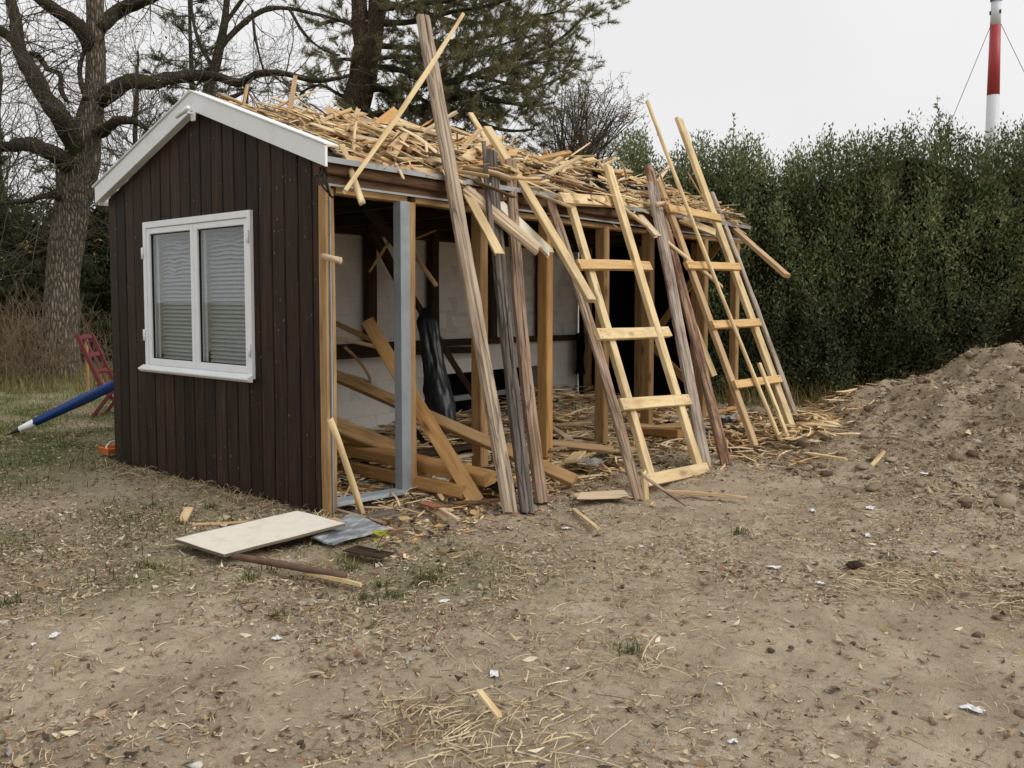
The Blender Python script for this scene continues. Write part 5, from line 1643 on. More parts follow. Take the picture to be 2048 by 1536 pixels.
# red folding garden chair, side on, beyond the gable
cb_ = Vector((1.27, 6.55, float(gs(1.27, 6.55))))
chair = empty('garden_chair', cb_, CAM_YAW - math.pi / 2 + rad(5))      # local x to the right in the picture, y away
tag(chair, 'red painted folding wooden garden chair on the lawn behind the gable', 'chair', kind='thing')
def bar(mb, a, b, w, t, n=(0, -1, 0)):
    m = place_matrix(a, b, n); L = (Vector(b) - Vector(a)).length
    V, F = box_vf(0, L, -w / 2, w / 2, -t / 2, t / 2)
    mb.add([m @ Vector(v) for v in V], F)
cw = .46
for y in (0, cw):
    mb = MB(); bar(mb, (-.18, y, 1.12), (.12, y, .42), .05, .028); mb.build('back_post', M['red_paint'], chair, .003)
    mb = MB(); bar(mb, (.10, y + .03, .62), (.55, y + .03, .64), .045, .03, (0, 0, 1)); mb.build('armrest', M['red_paint'], chair, .003)
    mb = MB(); bar(mb, (-.02, y, .0), (.46, y, .62), .045, .026); mb.build('leg', M['red_paint'], chair, .003)
    mb = MB(); bar(mb, (.48, y + .032, .0), (.06, y + .032, .46), .045, .026); mb.build('leg', M['red_paint'], chair, .003)
for i, s in enumerate((.06, .4, .72)):
    p = Vector((-.18, 0, 1.12)).lerp(Vector((.12, 0, .42)), s)
    mb = MB(); bar(mb, (p.x, .02, p.z), (p.x, cw - .02, p.z), .06, .018, (1, 0, .4)); mb.build('back_rail', M['red_paint'], chair, .003)
for i in range(1):
    yy = .23
    mb = MB(); bar(mb, (-.16, yy, 1.06), (.10, yy, .46), .045, .014, (1, 0, .4)); mb.build('back_slat', M['red_paint'], chair, .002)
for i in range(6):
    x = .10 + .075 * i
    mb = MB(); bar(mb, (x, -.01, .43 - .008 * i), (x, cw + .01, .43 - .008 * i), .055, .018, (0, 0, 1)); mb.build('seat_slat', M['red_paint'], chair, .003)
# thin wooden stake beside the chair
o = plank('wooden_stake', (1.75, 7.75, -.05), (1.72, 7.7, .95), .04, .035, (-1, -1, 0), 'honeydark', 'saw')
tag(o, 'thin brown wooden stake standing in the lawn beside the red chair', 'stake', kind='thing')
# orange handsaw-like plastic tray edge poking out behind the gable
e = empty('orange_tray', (.12, 3.50, float(gs(.1, 3.5)) + .0)); tag(e, 'orange plastic tray poking out behind the far gable corner', 'tray', kind='thing')
mb = MB(); V = [(-.07, .0, .05), (.5, -.02, .0), (.5, .2, .0), (-.05, .2, .03), (-.08, -.02, .10), (.52, -.04, .07), (.52, .22, .07), (-.07, .22, .10)]
mb.add(V, [(0, 1, 2, 3)[::-1], (0, 1, 5, 4), (1, 2, 6, 5), (2, 3, 7, 6), (3, 0, 4, 7)])
t_ = mb.build('body', M['orange'], e); sm = t_.modifiers.new('solid', 'SOLIDIFY'); sm.thickness = .012
MB().tube([(-.08, -.02, .10), (-.09, .0, .125), (-.02, .06, .16), (.1, .08, .17)], [.007] * 4, 8).build('handle', M['pvc'], e, 0, True)
# weathered wooden trough at the picture edge
tr = empty('wooden_trough', (1.35, 12.55, float(gs(1.35, 12.55))), rad(-20)); tag(tr, 'grey weathered wooden trough standing on the lawn at the left edge', 'trough', kind='thing')
for (A, B, w, n) in (((-.9, -.3, .2), (.75, -.3, .2), .34, (0, -1, -.4)), ((-.9, .3, .2), (.75, .3, .2), .34, (0, 1, -.4)), ((-.85, 0, .05), (.65, 0, .05), .5, (0, 0, 1)), ((.72, -.3, .2), (.72, .3, .2), .34, (1, 0, -.4)), ((-.95, -.36, .38), (.85, -.36, .38), .07, (0, 0, 1)), ((-.95, .36, .38), (.85, .36, .38), .07, (0, 0, 1))):
    L_ = (Vector(B) - Vector(A)).length; _seed[0] += 1
    q = mobj('side_board', plank_mesh('side_board', L_, w, .035, 'rough', M['palegrey'], _seed[0]), tr); q.matrix_local = place_matrix(A, B, n)

# paper scraps and pale stones
def crumple(name, s, seed, Mt):
    R = random.Random(seed); n = 6; V, F = [], []
    for i in range(n):
        for j in range(n):
            x, y = (i / (n - 1) - .5), (j / (n - 1) - .5)
            k = .9 - .45 * noise.noise(Vector((x * 3, y * 3, seed * 2.3))) - .2 * noise.noise(Vector((x * 8, y * 8, seed)))
            V.append((x * s * k * 1.2, y * s * .7 * k, s * (.08 + .22 * noise.noise(Vector((x * 4, y * 4, seed * 1.7))))))
    for i in range(n - 1):
        for j in range(n - 1): F.append((i * n + j, (i + 1) * n + j, (i + 1) * n + j + 1, i * n + j + 1))
    return py_mesh(name, V, F, Mt, False)
plab = ['white paper scrap lying right of the brown pipe', 'white paper scrap lying in the bare soil at left centre', 'torn white paper scrap lying above the front straw clump', None, 'large crumpled white tissue lying at the lower right', 'white paper scrap lying on pale soil below the mound', 'white and black wrapper lying in the middle right soil', 'pale grey plastic flake lying below the mound', 'small white scrap lying right of the dark hole', None, 'small white scrap lying at the left picture edge', 'grey stone lying in the middle soil above its pair', 'grey white stone lying in the middle soil', 'pale plastic flake lying at the front right', None, None, None, 'grey rag scrap lying at the left soil edge', 'white sheet scrap lying on the mound crest', 'small white scrap lying on the upper mound slope', 'bluish white scrap lying high on the mound', 'white crumpled scrap lying on the lower mound slope', 'pale stone lying halfway up the mound', 'grey flat flake lying at the mound foot', 'dark grey flake lying in the right soil']
stoneish = {11, 12, 22}
for i, (x, y, z, s) in enumerate(PAPERS):
    # drop along the sight line onto the real ground height
    p = Vector((x, y, z)); d = (p - CAM_POS)
    t = 1.0
    for k in range(400):
        q = CAM_POS + d * (.35 + k * .00165)
        if q.z <= float(gs(q.x, q.y)): t = .35 + k * .00165; break
    q = CAM_POS + d * t; s = s * t * .82
    if i in stoneish:
        bm = bmesh.new(); bmesh.ops.create_icosphere(bm, subdivisions=2, radius=s * .5)
        for v in bm.verts: v.co = Vector((v.co.x * 1.2, v.co.y, v.co.z * .65)) * (1 + .25 * noise.noise(v.co / s * 2 + Vector((i, 0, 0))))
        me = bpy.data.meshes.new('stone'); bm.to_mesh(me); bm.free(); me.materials.append(M['stone'])
        o = mobj('stone', me); cat = 'stone'
    else:
        o = mobj('paper_scrap', crumple('paper_scrap', s, i + 3, M['paper'])); cat = 'scrap'
    o.location = (q.x, q.y, float(gs(q.x, q.y)) + .008); o.rotation_euler = (0, 0, i * 1.9)
    lab = plab[i]
    tag(o, lab or 'small pale scrap lying in the bare soil', cat, 'scraps and stones on the soil', 'thing')

# seedling with yellow green lobed leaves
sp = Vector(PTS['seedling'][0]); sp.z = float(gs(sp.x, sp.y))
e = empty('seedling', sp); tag(e, 'small seedling with yellow green lobed leaves beside the metal sheet', 'plant', kind='thing')
MB().tube([(0, 0, 0), (.005, .004, .06), (.02, -.01, .12), (.03, -.03, .155)], [.003, .003, .0025, .002], 6).build('stem', M['twig'], e, 0, True)
Rl = random.Random(8)
for i, (az, el, s, h) in enumerate(((.4, .5, .075, .15), (2.0, .6, .07, .155), (3.4, .3, .06, .13), (4.6, .7, .08, .16), (5.5, .4, .07, .14), (1.1, .2, .05, .08), (3.9, .3, .05, .07))):
    d = Vector((math.cos(az) * math.cos(el), math.sin(az) * math.cos(el), math.sin(el))); sdv = d.cross(Vector((0, 0, 1))).normalized(); nv = sdv.cross(d)
    out = [(0, 0), (.25, .22), (.32, .5), (.5, .3), (.68, .42), (.75, .18), (1, 0), (.75, -.18), (.68, -.42), (.5, -.3), (.32, -.5), (.25, -.22)]
    b0 = Vector((.02, -.015, h))
    V = [b0 + d * (a * s) + sdv * (b * s) + nv * (-.25 * s * a * a + .25 * s * abs(b)) for a, b in out] + [b0 + d * (.5 * s) + nv * (-.06 * s)]
    me = py_mesh('leaf', V, [(j, (j + 1) % 12, 12) for j in range(12)])
    a = me.attributes.new('col', 'FLOAT_COLOR', 'POINT')
    c = lin(188, 190, 52) if i < 5 else lin(96, 126, 44)
    a.data.foreach_set('color', np.tile(np.array(c, dtype=np.float32), len(V)))
    me.materials.append(M['leaf']); mobj('leaf', me, e)

# ------------------------------------------------------------------ litter on the ground (uncountable)
def in_shed(x, y, m=0.): return (x > .05 - m) & (x < 7.1) & (y > .0 - m) & (y < 3.25)
def ground_pts(n, rng, x0=-4.2, x1=9., y0=-7., y1=8., dens=None):
    xs, ys = [], []
    tot = 0
    while tot < n:
        x = rng.uniform(x0, x1, n * 2); y = rng.uniform(y0, y1, n * 2)
        dx, dy = x - CAM_POS.x, y - CAM_POS.y
        dep = dx * FX + dy * FY; lat = dx * FY - dy * FX
        ok = (dep > 1.6) & (np.abs(lat) < dep * .72 + .6) & (dep < 15) & ~in_shed(x, y)
        p = np.clip(5.0 / np.maximum(dep, 3.), 0, 1) ** 1.2
        if dens is not None: p = p * dens(x, y)
        ok &= rng.uniform(0, 1, len(x)) < p
        xs.append(x[ok]); ys.append(y[ok]); tot += ok.sum()
    return np.concatenate(xs)[:n], np.concatenate(ys)[:n]
def pick_cols(rng, pal, pr, n, var=.25):
    pal = np.array([lin(*c)[:3] for c in pal]); c = pal[rng.choice(len(pal), n, p=np.array(pr) / sum(pr))]
    return c * (1 + var * rng.uniform(-1, 1, (n, 1)))
def leaf_sheets(x, y, z, L, W, yaw, curl, tilt, col, lift=.006):
    """folded leaf shape: 6 vertices, 2 quads along, raised ends"""
    n = len(x)
    t = np.array([-.5, .05, .5]); prof = np.array([.2, 1., .12])
    V = np.zeros((n, 6, 3))
    c, s = np.cos(yaw), np.sin(yaw)
    for i in range(3):
        for k, sg in enumerate((-1, 1)):
            lx = t[i] * L; ly = sg * .5 * W * prof[i]
            lz = curl * L * (t[i] ** 2) * 1.6 + np.abs(curl) * W * .25 * prof[i] + tilt[0] * lx + 2 * tilt[1] * ly
            V[:, i * 2 + k, 0] = x + lx * c - ly * s; V[:, i * 2 + k, 1] = y + lx * s + ly * c; V[:, i * 2 + k, 2] = z + lift + lz
    b = (np.arange(n) * 6)[:, None, None]
    F = np.array([(0, 2, 3, 1), (2, 4, 5, 3)])[None] + b
    return V.reshape(-1, 3), F.reshape(-1, 4), np.repeat(col, 6, axis=0)
def strands(x, y, z, L, W, yaw, bend, rise, col):
    n = len(x); k = 5
    V = np.zeros((n, k * 2, 3)); hx, hy = x.copy(), y.copy(); a = yaw.copy()
    for i in range(k):
        s = i / (k - 1)
        px, py = -np.sin(a), np.cos(a)
        zz = z + .005 + rise * np.sin(math.pi * s) + (0 if i == 0 else 0)
        for q, sg in enumerate((-1, 1)):
            V[:, i * 2 + q, 0] = hx + sg * px * W * .5; V[:, i * 2 + q, 1] = hy + sg * py * W * .5; V[:, i * 2 + q, 2] = zz + sg * W * .35
        hx = hx + np.cos(a) * L / (k - 1); hy = hy + np.sin(a) * L / (k - 1); a = a + bend / (k - 1)
    b = (np.arange(n) * k * 2)[:, None, None]
    F = np.array([(2 * i, 2 * i + 2, 2 * i + 3, 2 * i + 1) for i in range(k - 1)])[None] + b
    return V.reshape(-1, 3), F.reshape(-1, 4), np.repeat(col, k * 2, axis=0)

rl = np.random.default_rng(5)
LEAFPAL = [(172, 152, 124), (192, 172, 140), (146, 122, 96), (118, 98, 80), (208, 194, 166), (150, 108, 80), (84, 72, 62), (180, 156, 104), (172, 164, 156)]
LEAFPR = [.20, .17, .19, .15, .09, .035, .11, .02, .035]
n = 105000
x, y = ground_pts(n, rl, dens=lambda x, y: np.clip(.45 + 1.7 * vnoise(x * 1.6, y * 1.6, 41) + 1.0 * vnoise(x * .5, y * .5, 42) + .8 * vnoise(x * 5, y * 5, 43), .10, 1))
L = np.exp(rl.normal(math.log(.0195), .45, n)); W = L * rl.uniform(.16, .46, n)
V, F, Cc = leaf_sheets(x, y, gs(x, y), L, W, rl.uniform(0, 6.28, n), rl.uniform(-.1, .8, n), (rl.normal(0, .18, n), rl.normal(0, .25, n)), pick_cols(rl, LEAFPAL, LEAFPR, n))
o = mobj('leaf_litter', np_mesh('leaf_litter', V, F, False, Cc, M=M['litter'])); tag(o, 'dry brown leaf fragments scattered over the bare soil', 'leaf litter', kind='stuff')
# bigger curled leaves
n = 620
x, y = ground_pts(n, rl)
L = rl.uniform(.03, .075, n); W = L * rl.uniform(.18, .45, n)
V, F, Cc = leaf_sheets(x, y, gs(x, y), L, W, rl.uniform(0, 6.28, n), rl.uniform(.1, 1.1, n), (rl.normal(0, .2, n), rl.normal(0, .3, n)), pick_cols(rl, LEAFPAL, [.2, .25, .12, .1, .12, .08, .04, .05, .04], n), .006)
o = mobj('curled_leaves', np_mesh('curled_leaves', V, F, False, Cc, M=M['litter'])); tag(o, 'larger curled dry leaves scattered over the bare soil', 'leaf litter', kind='stuff')
# straw
STRAW = [(200, 180, 142), (214, 198, 164), (178, 156, 122), (150, 130, 104), (118, 102, 84)]
n = 28000
x, y = ground_pts(n, rl, dens=lambda x, y: np.clip(.3 + 1.7 * vnoise(x * 1.1, y * 1.1, 51) + .7 * (1 - sstep(.6, 1.05, mound_r(x, y))), .06, 1))
V, F, Cc = strands(x, y, gs(x, y), np.exp(rl.normal(math.log(.05), .5, n)), rl.uniform(.0014, .0034, n), rl.uniform(0, 6.28, n), rl.normal(0, .7, n), np.abs(rl.normal(0, .010, n)), pick_cols(rl, STRAW, [.22, .12, .25, .22, .19], n))
o = mobj('straw', np_mesh('straw', V, F, False, Cc, M=M['litter'])); tag(o, 'thin dry straw and twigs scattered over the soil', 'straw', kind='stuff')
# straw, roots and clods on the mound
bm = bmesh.new(); bmesh.ops.create_icosphere(bm, subdivisions=2, radius=1)
ico_v = np.array([v.co[:] for v in bm.verts]); ico_f = np.array([[v.index for v in f.verts] for f in bm.faces]); bm.free()
def mound_pts(n):
    xs, ys = [], []
    while len(xs) < n:
        a = rl.uniform(0, 6.28); q = math.sqrt(rl.uniform(0, 1.0)); px_, py_ = q * 4.5 * math.cos(a), q * 4.1 * math.sin(a)
        xs.append(MOUND_C[0] + px_ * FY + py_ * FX); ys.append(MOUND_C[1] - px_ * FX + py_ * FY)
    return np.array(xs), np.array(ys)
n = 9000
x, y = mound_pts(n)
V, F, Cc = strands(x, y, gs(x, y), np.exp(rl.normal(math.log(.11), .5, n)), rl.uniform(.0025, .006, n), rl.uniform(0, 6.28, n), rl.normal(0, .6, n), np.abs(rl.normal(0, .02, n)), pick_cols(rl, STRAW + [(84, 70, 56)], [.25, .2, .2, .12, .11, .12], n))
o = mobj('mound_straw', np_mesh('mound_straw', V, F, False, Cc, M=M['litter'])); tag(o, 'dry straw and roots tangled over the dirt mound', 'straw', kind='stuff')
n = 12000
x, y = mound_pts(n)
L = np.exp(rl.normal(math.log(.035), .4, n)); W = L * rl.uniform(.2, .5, n)
V, F, Cc = leaf_sheets(x, y, gs(x, y), L, W, rl.uniform(0, 6.28, n), rl.uniform(-.1, .8, n), (rl.normal(0, .3, n), rl.normal(0, .3, n)), pick_cols(rl, LEAFPAL, LEAFPR, n), .008)
o = mobj('mound_litter', np_mesh('mound_litter', V, F, False, Cc, M=M['litter'])); tag(o, 'leaf fragments and bark bits over the dirt mound', 'leaf litter', kind='stuff')
n = 700
x, y = mound_pts(n)
s = np.exp(rl.normal(math.log(.028), .45, n))
P = ico_v[None] * (1 + .35 * rl.uniform(-1, 1, (n, len(ico_v), 1))) * (s[:, None, None] * np.stack([rl.uniform(.8, 1.6, n), rl.uniform(.8, 1.4, n), rl.uniform(.5, .9, n)], -1)[:, None, :]) + np.stack([x, y, gs(x, y) + s * .2], -1)[:, None, :]
o = mobj('mound_clods', np_mesh('mound_clods', P.reshape(-1, 3), (ico_f[None] + (np.arange(n) * len(ico_v))[:, None, None]).reshape(-1, 3), False, np.repeat(pick_cols(rl, [(142, 124, 102), (118, 102, 84), (160, 144, 122), (96, 82, 68)], [.35, .3, .2, .15], n), len(ico_v), axis=0), M=M['litter']))
tag(o, 'lumps of earth and small stones over the dirt mound', 'clods', kind='stuff')
# straw clumps
for i, (key, rx, cnt, lab) in enumerate((('straw1', .46, 460, 'tangled clump of pale straw at the front centre'), ('straw2', .42, 520, 'tangled clump of pale straw beside the dark hole'), ('straw3', .3, 220, 'tangle of pale straw at the right picture edge'), ('straw4', .22, 160, 'small straw tangle left of the front straw clump'), ('straw5', .14, 50, 'small loose wisp of straw in the middle soil'))):
    c = PTS[key][0]
    x = rl.normal(c[0], rx * .5, cnt); y = rl.normal(c[1], rx * .5, cnt)
    z = gs(x, y) + np.abs(rl.normal(0, .006, cnt)) * np.exp(-((x - c[0]) ** 2 + (y - c[1]) ** 2) / rx ** 2)
    V, F, Cc = strands(x, y, z, np.exp(rl.normal(math.log(.085), .55, cnt)), rl.uniform(.0016, .0045, cnt), rl.normal(i * 1.1, .9, cnt) + 3.14 * rl.integers(0, 2, cnt), rl.normal(0, .35, cnt), np.abs(rl.normal(0, .006, cnt)), pick_cols(rl, STRAW, [.3, .2, .26, .16, .08], cnt))
    o = mobj('straw_clump', np_mesh('straw_clump', V, F, False, Cc, M=M['litter'])); tag(o, lab, 'straw', 'straw clumps', 'stuff')
cnt = 900
y = rl.uniform(-.1, 3.4, cnt); x = -np.abs(rl.normal(.02, .16, cnt))
V, F, Cc = strands(x, y, gs(x, y), rl.uniform(.04, .2, cnt), rl.uniform(.0018, .004, cnt), rl.uniform(0, 6.28, cnt), rl.normal(0, .9, cnt), np.abs(rl.normal(0, .03, cnt)), pick_cols(rl, STRAW, [.3, .2, .25, .15, .1], cnt))
o = mobj('gable_straw', np_mesh('gable_straw', V, F, False, Cc, M=M['litter'])); tag(o, 'dry straw lying along the foot of the gable wall', 'straw', kind='stuff')
# fine wood chips in front of the shed
n = 2600
x, y = ground_pts(n, rl, -.3, 6.6, -1.9, .1, dens=lambda x, y: np.clip(np.exp(-((y + .45 + .12 * x) / .55) ** 2), 0, 1))
L = np.exp(rl.normal(math.log(.045), .45, n)); W = L * rl.uniform(.15, .45, n)
V, F, Cc = leaf_sheets(x, y, gs(x, y), L, W, rl.uniform(0, 6.28, n), rl.uniform(-.1, .5, n), (rl.normal(0, .2, n), rl.normal(0, .3, n)), pick_cols(rl, [(206, 176, 128), (188, 152, 106), (220, 198, 158), (124, 94, 68), (56, 50, 46)], [.3, .25, .2, .15, .1], n), .008)
o = mobj('wood_chips', np_mesh('wood_chips', V, F, False, Cc, M=M['litter'])); tag(o, 'small yellow wood chips in front of the open shed side', 'wood chips', kind='stuff')
# clods and pebbles
bm = bmesh.new(); bmesh.ops.create_icosphere(bm, subdivisions=1, radius=1)
ico = np.array([v.co[:] for v in bm.verts]); icf = np.array([[v.index for v in f.verts] for f in bm.faces]); bm.free()
n = 4400
x, y = ground_pts(n, rl, dens=lambda x, y: .35 + .65 * (1 - sstep(.5, 1.0, mound_r(x, y))))
s = np.exp(rl.normal(math.log(.0075), .5, n)) * (1 + 1.1 * (1 - sstep(.4, 1.0, mound_r(x, y)))); s = np.minimum(s, np.where(mound_r(x, y) < .95, .07, .022))
P = ico[None] * (1 + .35 * rl.uniform(-1, 1, (n, len(ico), 1))) * (s[:, None, None] * np.stack([rl.uniform(.8, 1.6, n), rl.uniform(.8, 1.3, n), rl.uniform(.45, .8, n)], -1)[:, None, :])
P += np.stack([x, y, gs(x, y) + s * .2], -1)[:, None, :]
Fi = (icf[None] + (np.arange(n) * len(ico))[:, None, None]).reshape(-1, 3)
Cc = np.repeat(pick_cols(rl, [(150, 132, 110), (124, 106, 88), (170, 154, 132), (196, 190, 180), (92, 78, 66)], [.35, .3, .2, .06, .09], n), len(ico), axis=0)
o = mobj('soil_clods', np_mesh('soil_clods', P.reshape(-1, 3), Fi, False, Cc, M=M['litter'])); tag(o, 'small clods and pebbles strewn over the bare soil', 'clods', kind='stuff')
# grass
def blades(x, y, z, h, w, lean, az, col):
    n = len(x); V = np.zeros((n, 5, 3)); cx, sx = np.cos(az), np.sin(az)
    px, py = -sx, cx
    for i, (s, q) in enumerate(((0, 1), (0, -1), (.55, .8), (.55, -.8), (1, 0))):
        off = lean * h * s * s
        V[:, i, 0] = x + cx * off + px * q * w * .5; V[:, i, 1] = y + sx * off + py * q * w * .5; V[:, i, 2] = z + h * s * np.sqrt(np.maximum(.1, 1 - .5 * lean * lean * s)) - .004
    b = (np.arange(n) * 5)[:, None, None]
    F4 = np.array([(0, 1, 3, 2)])[None] + b; F3 = np.array([(2, 3, 4, 4)])[None] + b
    F = np.concatenate([np.array([(0, 1, 3), (0, 3, 2), (2, 3, 4)])[None] + b]).reshape(-1, 3)
    return V.reshape(-1, 3), F, np.repeat(col, 5, axis=0)
GR = [(80, 94, 46), (98, 108, 56), (68, 82, 42), (128, 124, 80), (160, 144, 104)]
n = 46000
rg = np.random.default_rng(9)
x, y = [], []
while len(x) < n:
    a, b = rg.uniform(-4, 10, 60000), rg.uniform(-3.5, 14, 60000)
    dx, dy = a - CAM_POS.x, b - CAM_POS.y; dep = dx * FX + dy * FY; lat = dx * FY - dy * FX
    ok = (dep > 2) & (np.abs(lat) < dep * .7 + .4) & (dep < 19) & ~in_shed(a, b, .03) & (rg.uniform(0, 1, len(a)) < lawn(a, b) ** 1.3 * .8)
    x = np.concatenate([x, a[ok]]); y = np.concatenate([y, b[ok]])
x, y = x[:n], y[:n]
for (tx, ty) in TUFTS:
    k = int(rg.integers(26, 60)); x = np.concatenate([x, rg.normal(tx, .028, k)]); y = np.concatenate([y, rg.normal(ty, .028, k)])
n = len(x)
V, F, Cc = blades(x, y, gs(x, y), rg.uniform(.02, .085, n), rg.uniform(.0035, .008, n), rg.uniform(.2, 1.3, n), rg.uniform(0, 6.28, n), pick_cols(rg, GR, [.26, .24, .2, .18, .12], n))
o = mobj('grass', np_mesh('grass', V, F, False, Cc, M=M['grassblade'])); tag(o, 'short patchy grass of the lawn and soil edges', 'grass', kind='stuff')
# dark hollow lump in the soil
c = PTS['lump'][0]
bm = bmesh.new(); bmesh.ops.create_icosphere(bm, subdivisions=3, radius=.05)
for v in bm.verts: v.co = Vector((v.co.x * 1.3, v.co.y * .9, v.co.z * .5)) * (1 + .4 * noise.noise(v.co * 22) + .2 * noise.noise(v.co * 60))
me = bpy.data.meshes.new('soil_lump'); bm.to_mesh(me); bm.free(); me.materials.append(plain('dark_soil', L3(66, 54, 44), .98, 40, .2, .9, spec=.05))
o = mobj('soil_lump', me); o.location = (c[0], c[1], float(gs(c[0], c[1])) + .01); tag(o, 'dark brown earth lump beside the right straw clump', 'lump', kind='thing')

# ------------------------------------------------------------------ trees
class TwigBatch:
    """many thin tapered tubes gathered into one mesh"""
    def __init__(self, k=3, minr=.0034): self.k = k; self.minr = minr; self.V = []; self.F = []; self.n = 0
    def add(self, pts, rads):
        V, F = tube_vf(pts, rads, self.k, False)
        self.V += [tuple(v) for v in V]; self.F += [tuple(i + self.n for i in f) for f in F]; self.n += len(V)
    def mesh(self, name, Mt): return np_mesh(name, self.V, self.F, True, M=Mt)

def resample(pts, step, R, wob):
    """smooth a measured limb (x,y,z,r) into closely spaced points with a little natural wobble"""
    out = []
    o = Vector((R.uniform(0, 50), R.uniform(0, 50), R.uniform(0, 50)))
    n = len(pts)
    for i in range(n - 1):
        p0 = Vector(pts[max(i - 1, 0)][:3]); p1 = Vector(pts[i][:3]); p2 = Vector(pts[i + 1][:3]); p3 = Vector(pts[min(i + 2, n - 1)][:3])
        m = max(2, int((p2 - p1).length / step))
        for j in range(m):
            t = j / m
            q = .5 * ((2 * p1) + (p2 - p0) * t + (2 * p0 - 5 * p1 + 4 * p2 - p3) * t * t + (3 * p1 - p0 - 3 * p2 + p3) * t ** 3)
            r = pts[i][3] * (1 - t) + pts[i + 1][3] * t
            w = noise.noise_vector(o + q * .9) * wob * (1 if i or j else 0)
            out.append((q + w, r))
    out.append((Vector(pts[-1][:3]), pts[-1][3]))
    return out

def limb_mesh(name, sm, k, Mt, lump=.12):
    V, F = tube_vf([p for p, r in sm], [r for p, r in sm], k, True)
    V2 = []
    for i, v in enumerate(V):
        c, r = sm[min(i // k, len(sm) - 1)]
        V2.append(c + (v - c) * (1 + lump * noise.noise(v * 2.2 / max(r * 6, .3)) + lump * .7 * noise.noise(v * 9)))
    return py_mesh(name, V2, F, Mt, True)

def grow(batch, p, d, L, r, R, lvl, tips, up=.05, spread=.75, kids=(2, 4)):
    n = max(3, int(L / .16)); pts = [p.copy()]; rs = [r]; d = d.normalized()
    for i in range(n):
        d = (d + Vector((R.gauss(0, .19), R.gauss(0, .19), R.gauss(0, .19) + up * .3))).normalized()
        p = p + d * (L / n); pts.append(p.copy()); rs.append(max(batch.minr, r * (1 - .8 * (i + 1) / n)))
        if lvl > 0 and i >= 1 and R.random() < .62:
            for _ in range(1):
                u, v = frame_from(d); a = R.uniform(0, 6.28)
                nd = (d * R.uniform(.5, 1) + (u * math.cos(a) + v * math.sin(a)) * spread * R.uniform(.6, 1.2) + Vector((0, 0, up)))
                grow(batch, p, nd, L * R.uniform(.3, .62), max(batch.minr, rs[-1] * .7), R, lvl - 1, tips, up, spread)
    batch.add(pts, rs)
    tips.append((pts[-1], d)); tips.append((pts[len(pts) // 2], d))

def bare_tree(name, data, label, mats, seed, every=.30, twigL=(.5, 1.5), lvl=2, trunk_k=28):
    R = random.Random(seed)
    base = Vector(data['trunk'][0][:3]) if 'trunk' in data else Vector(data['limbs'][0][0][:3])
    base.z = float(gs(base.x, base.y))
    e = empty(name, (0, 0, 0)); tag(e, label, 'tree', kind='thing')
    tips = []; tw = TwigBatch(3)
    allsm = []
    if 'trunk' in data:
        sm = resample(data['trunk'], .25, R, .05)
        mobj('trunk', limb_mesh('trunk', sm, trunk_k, M[mats[0]], .10), e)
        allsm.append((sm, .45, True))
    for l in data.get('stems', []):
        sm = resample(l, .25, R, .04); mobj('stem', limb_mesh('stem', sm, 18, M[mats[0]]), e); allsm.append((sm, .6, True))
    for l in data['limbs']:
        sm = resample(l, .14, R, .07)
        mobj('limb', limb_mesh('limb', sm, 10, M[mats[1]], .26), e); allsm.append((sm, 1.0, False))
    return e, R, tw, tips, allsm

def twigs_on(allsm, tw, tips, R, every, twigL, lvl, up=.1, zmin=2.0, spread=.75):
    for sm, dens, is_trunk in allsm:
        for i in range(2, len(sm) - 1):
            p, r = sm[i]
            if p.z < zmin: continue
            seg = (sm[i + 1][0] - p).length
            if R.random() < seg / every * dens:
                d = (sm[i + 1][0] - sm[i - 1][0]).normalized(); u, v = frame_from(d); a = R.uniform(0, 6.28)
                nd = d * R.uniform(.1, .8) + (u * math.cos(a) + v * math.sin(a)) + Vector((0, 0, up))
                L = R.uniform(*twigL) * (.6 if is_trunk else 1)
                grow(tw, p + nd.normalized() * r * .7, nd, L, min(.016, max(.005, r * .28)), R, lvl, tips, up * .4, spread)

def leaf_cloud(centers, spread, per, size, R, pal, pr, asp=.45, droop=.0):
    """small diamond leaves around points"""
    c = np.repeat(np.array([tuple(x) for x in centers]), per, axis=0); n = len(c)
    rg_ = np.random.default_rng(R.randrange(1 << 30))
    c = c + rg_.normal(0, spread, (n, 3))
    d = rg_.normal(0, 1, (n, 3)); d[:, 2] = d[:, 2] * .6 - droop; d /= np.linalg.norm(d, axis=1)[:, None]
    s = np.cross(d, rg_.normal(0, 1, (n, 3))); s /= np.linalg.norm(s, axis=1)[:, None] + 1e-9
    L = size * rg_.uniform(.6, 1.3, (n, 1)); W = L * asp
    nv = np.cross(d, s)
    V = np.stack([c, c + d * L * .5 + s * W * .5 + nv * L * .06, c + d * L, c + d * L * .5 - s * W * .5 + nv * L * .06], 1)
    F = np.arange(n * 4).reshape(n, 4)
    return V.reshape(-1, 3), F, np.repeat(pick_cols(rg_, pal, pr, n, .3), 4, axis=0)

# the big bare oak
e, R, tw, tips, allsm = bare_tree('oak_tree', OAK, 'huge bare oak with thick furrowed trunk behind the gable', ('bark_oak', 'bark_limb'), 3)
twigs_on(allsm, tw, tips, R, .09, (.5, 1.9), 2, .08, 2.2)
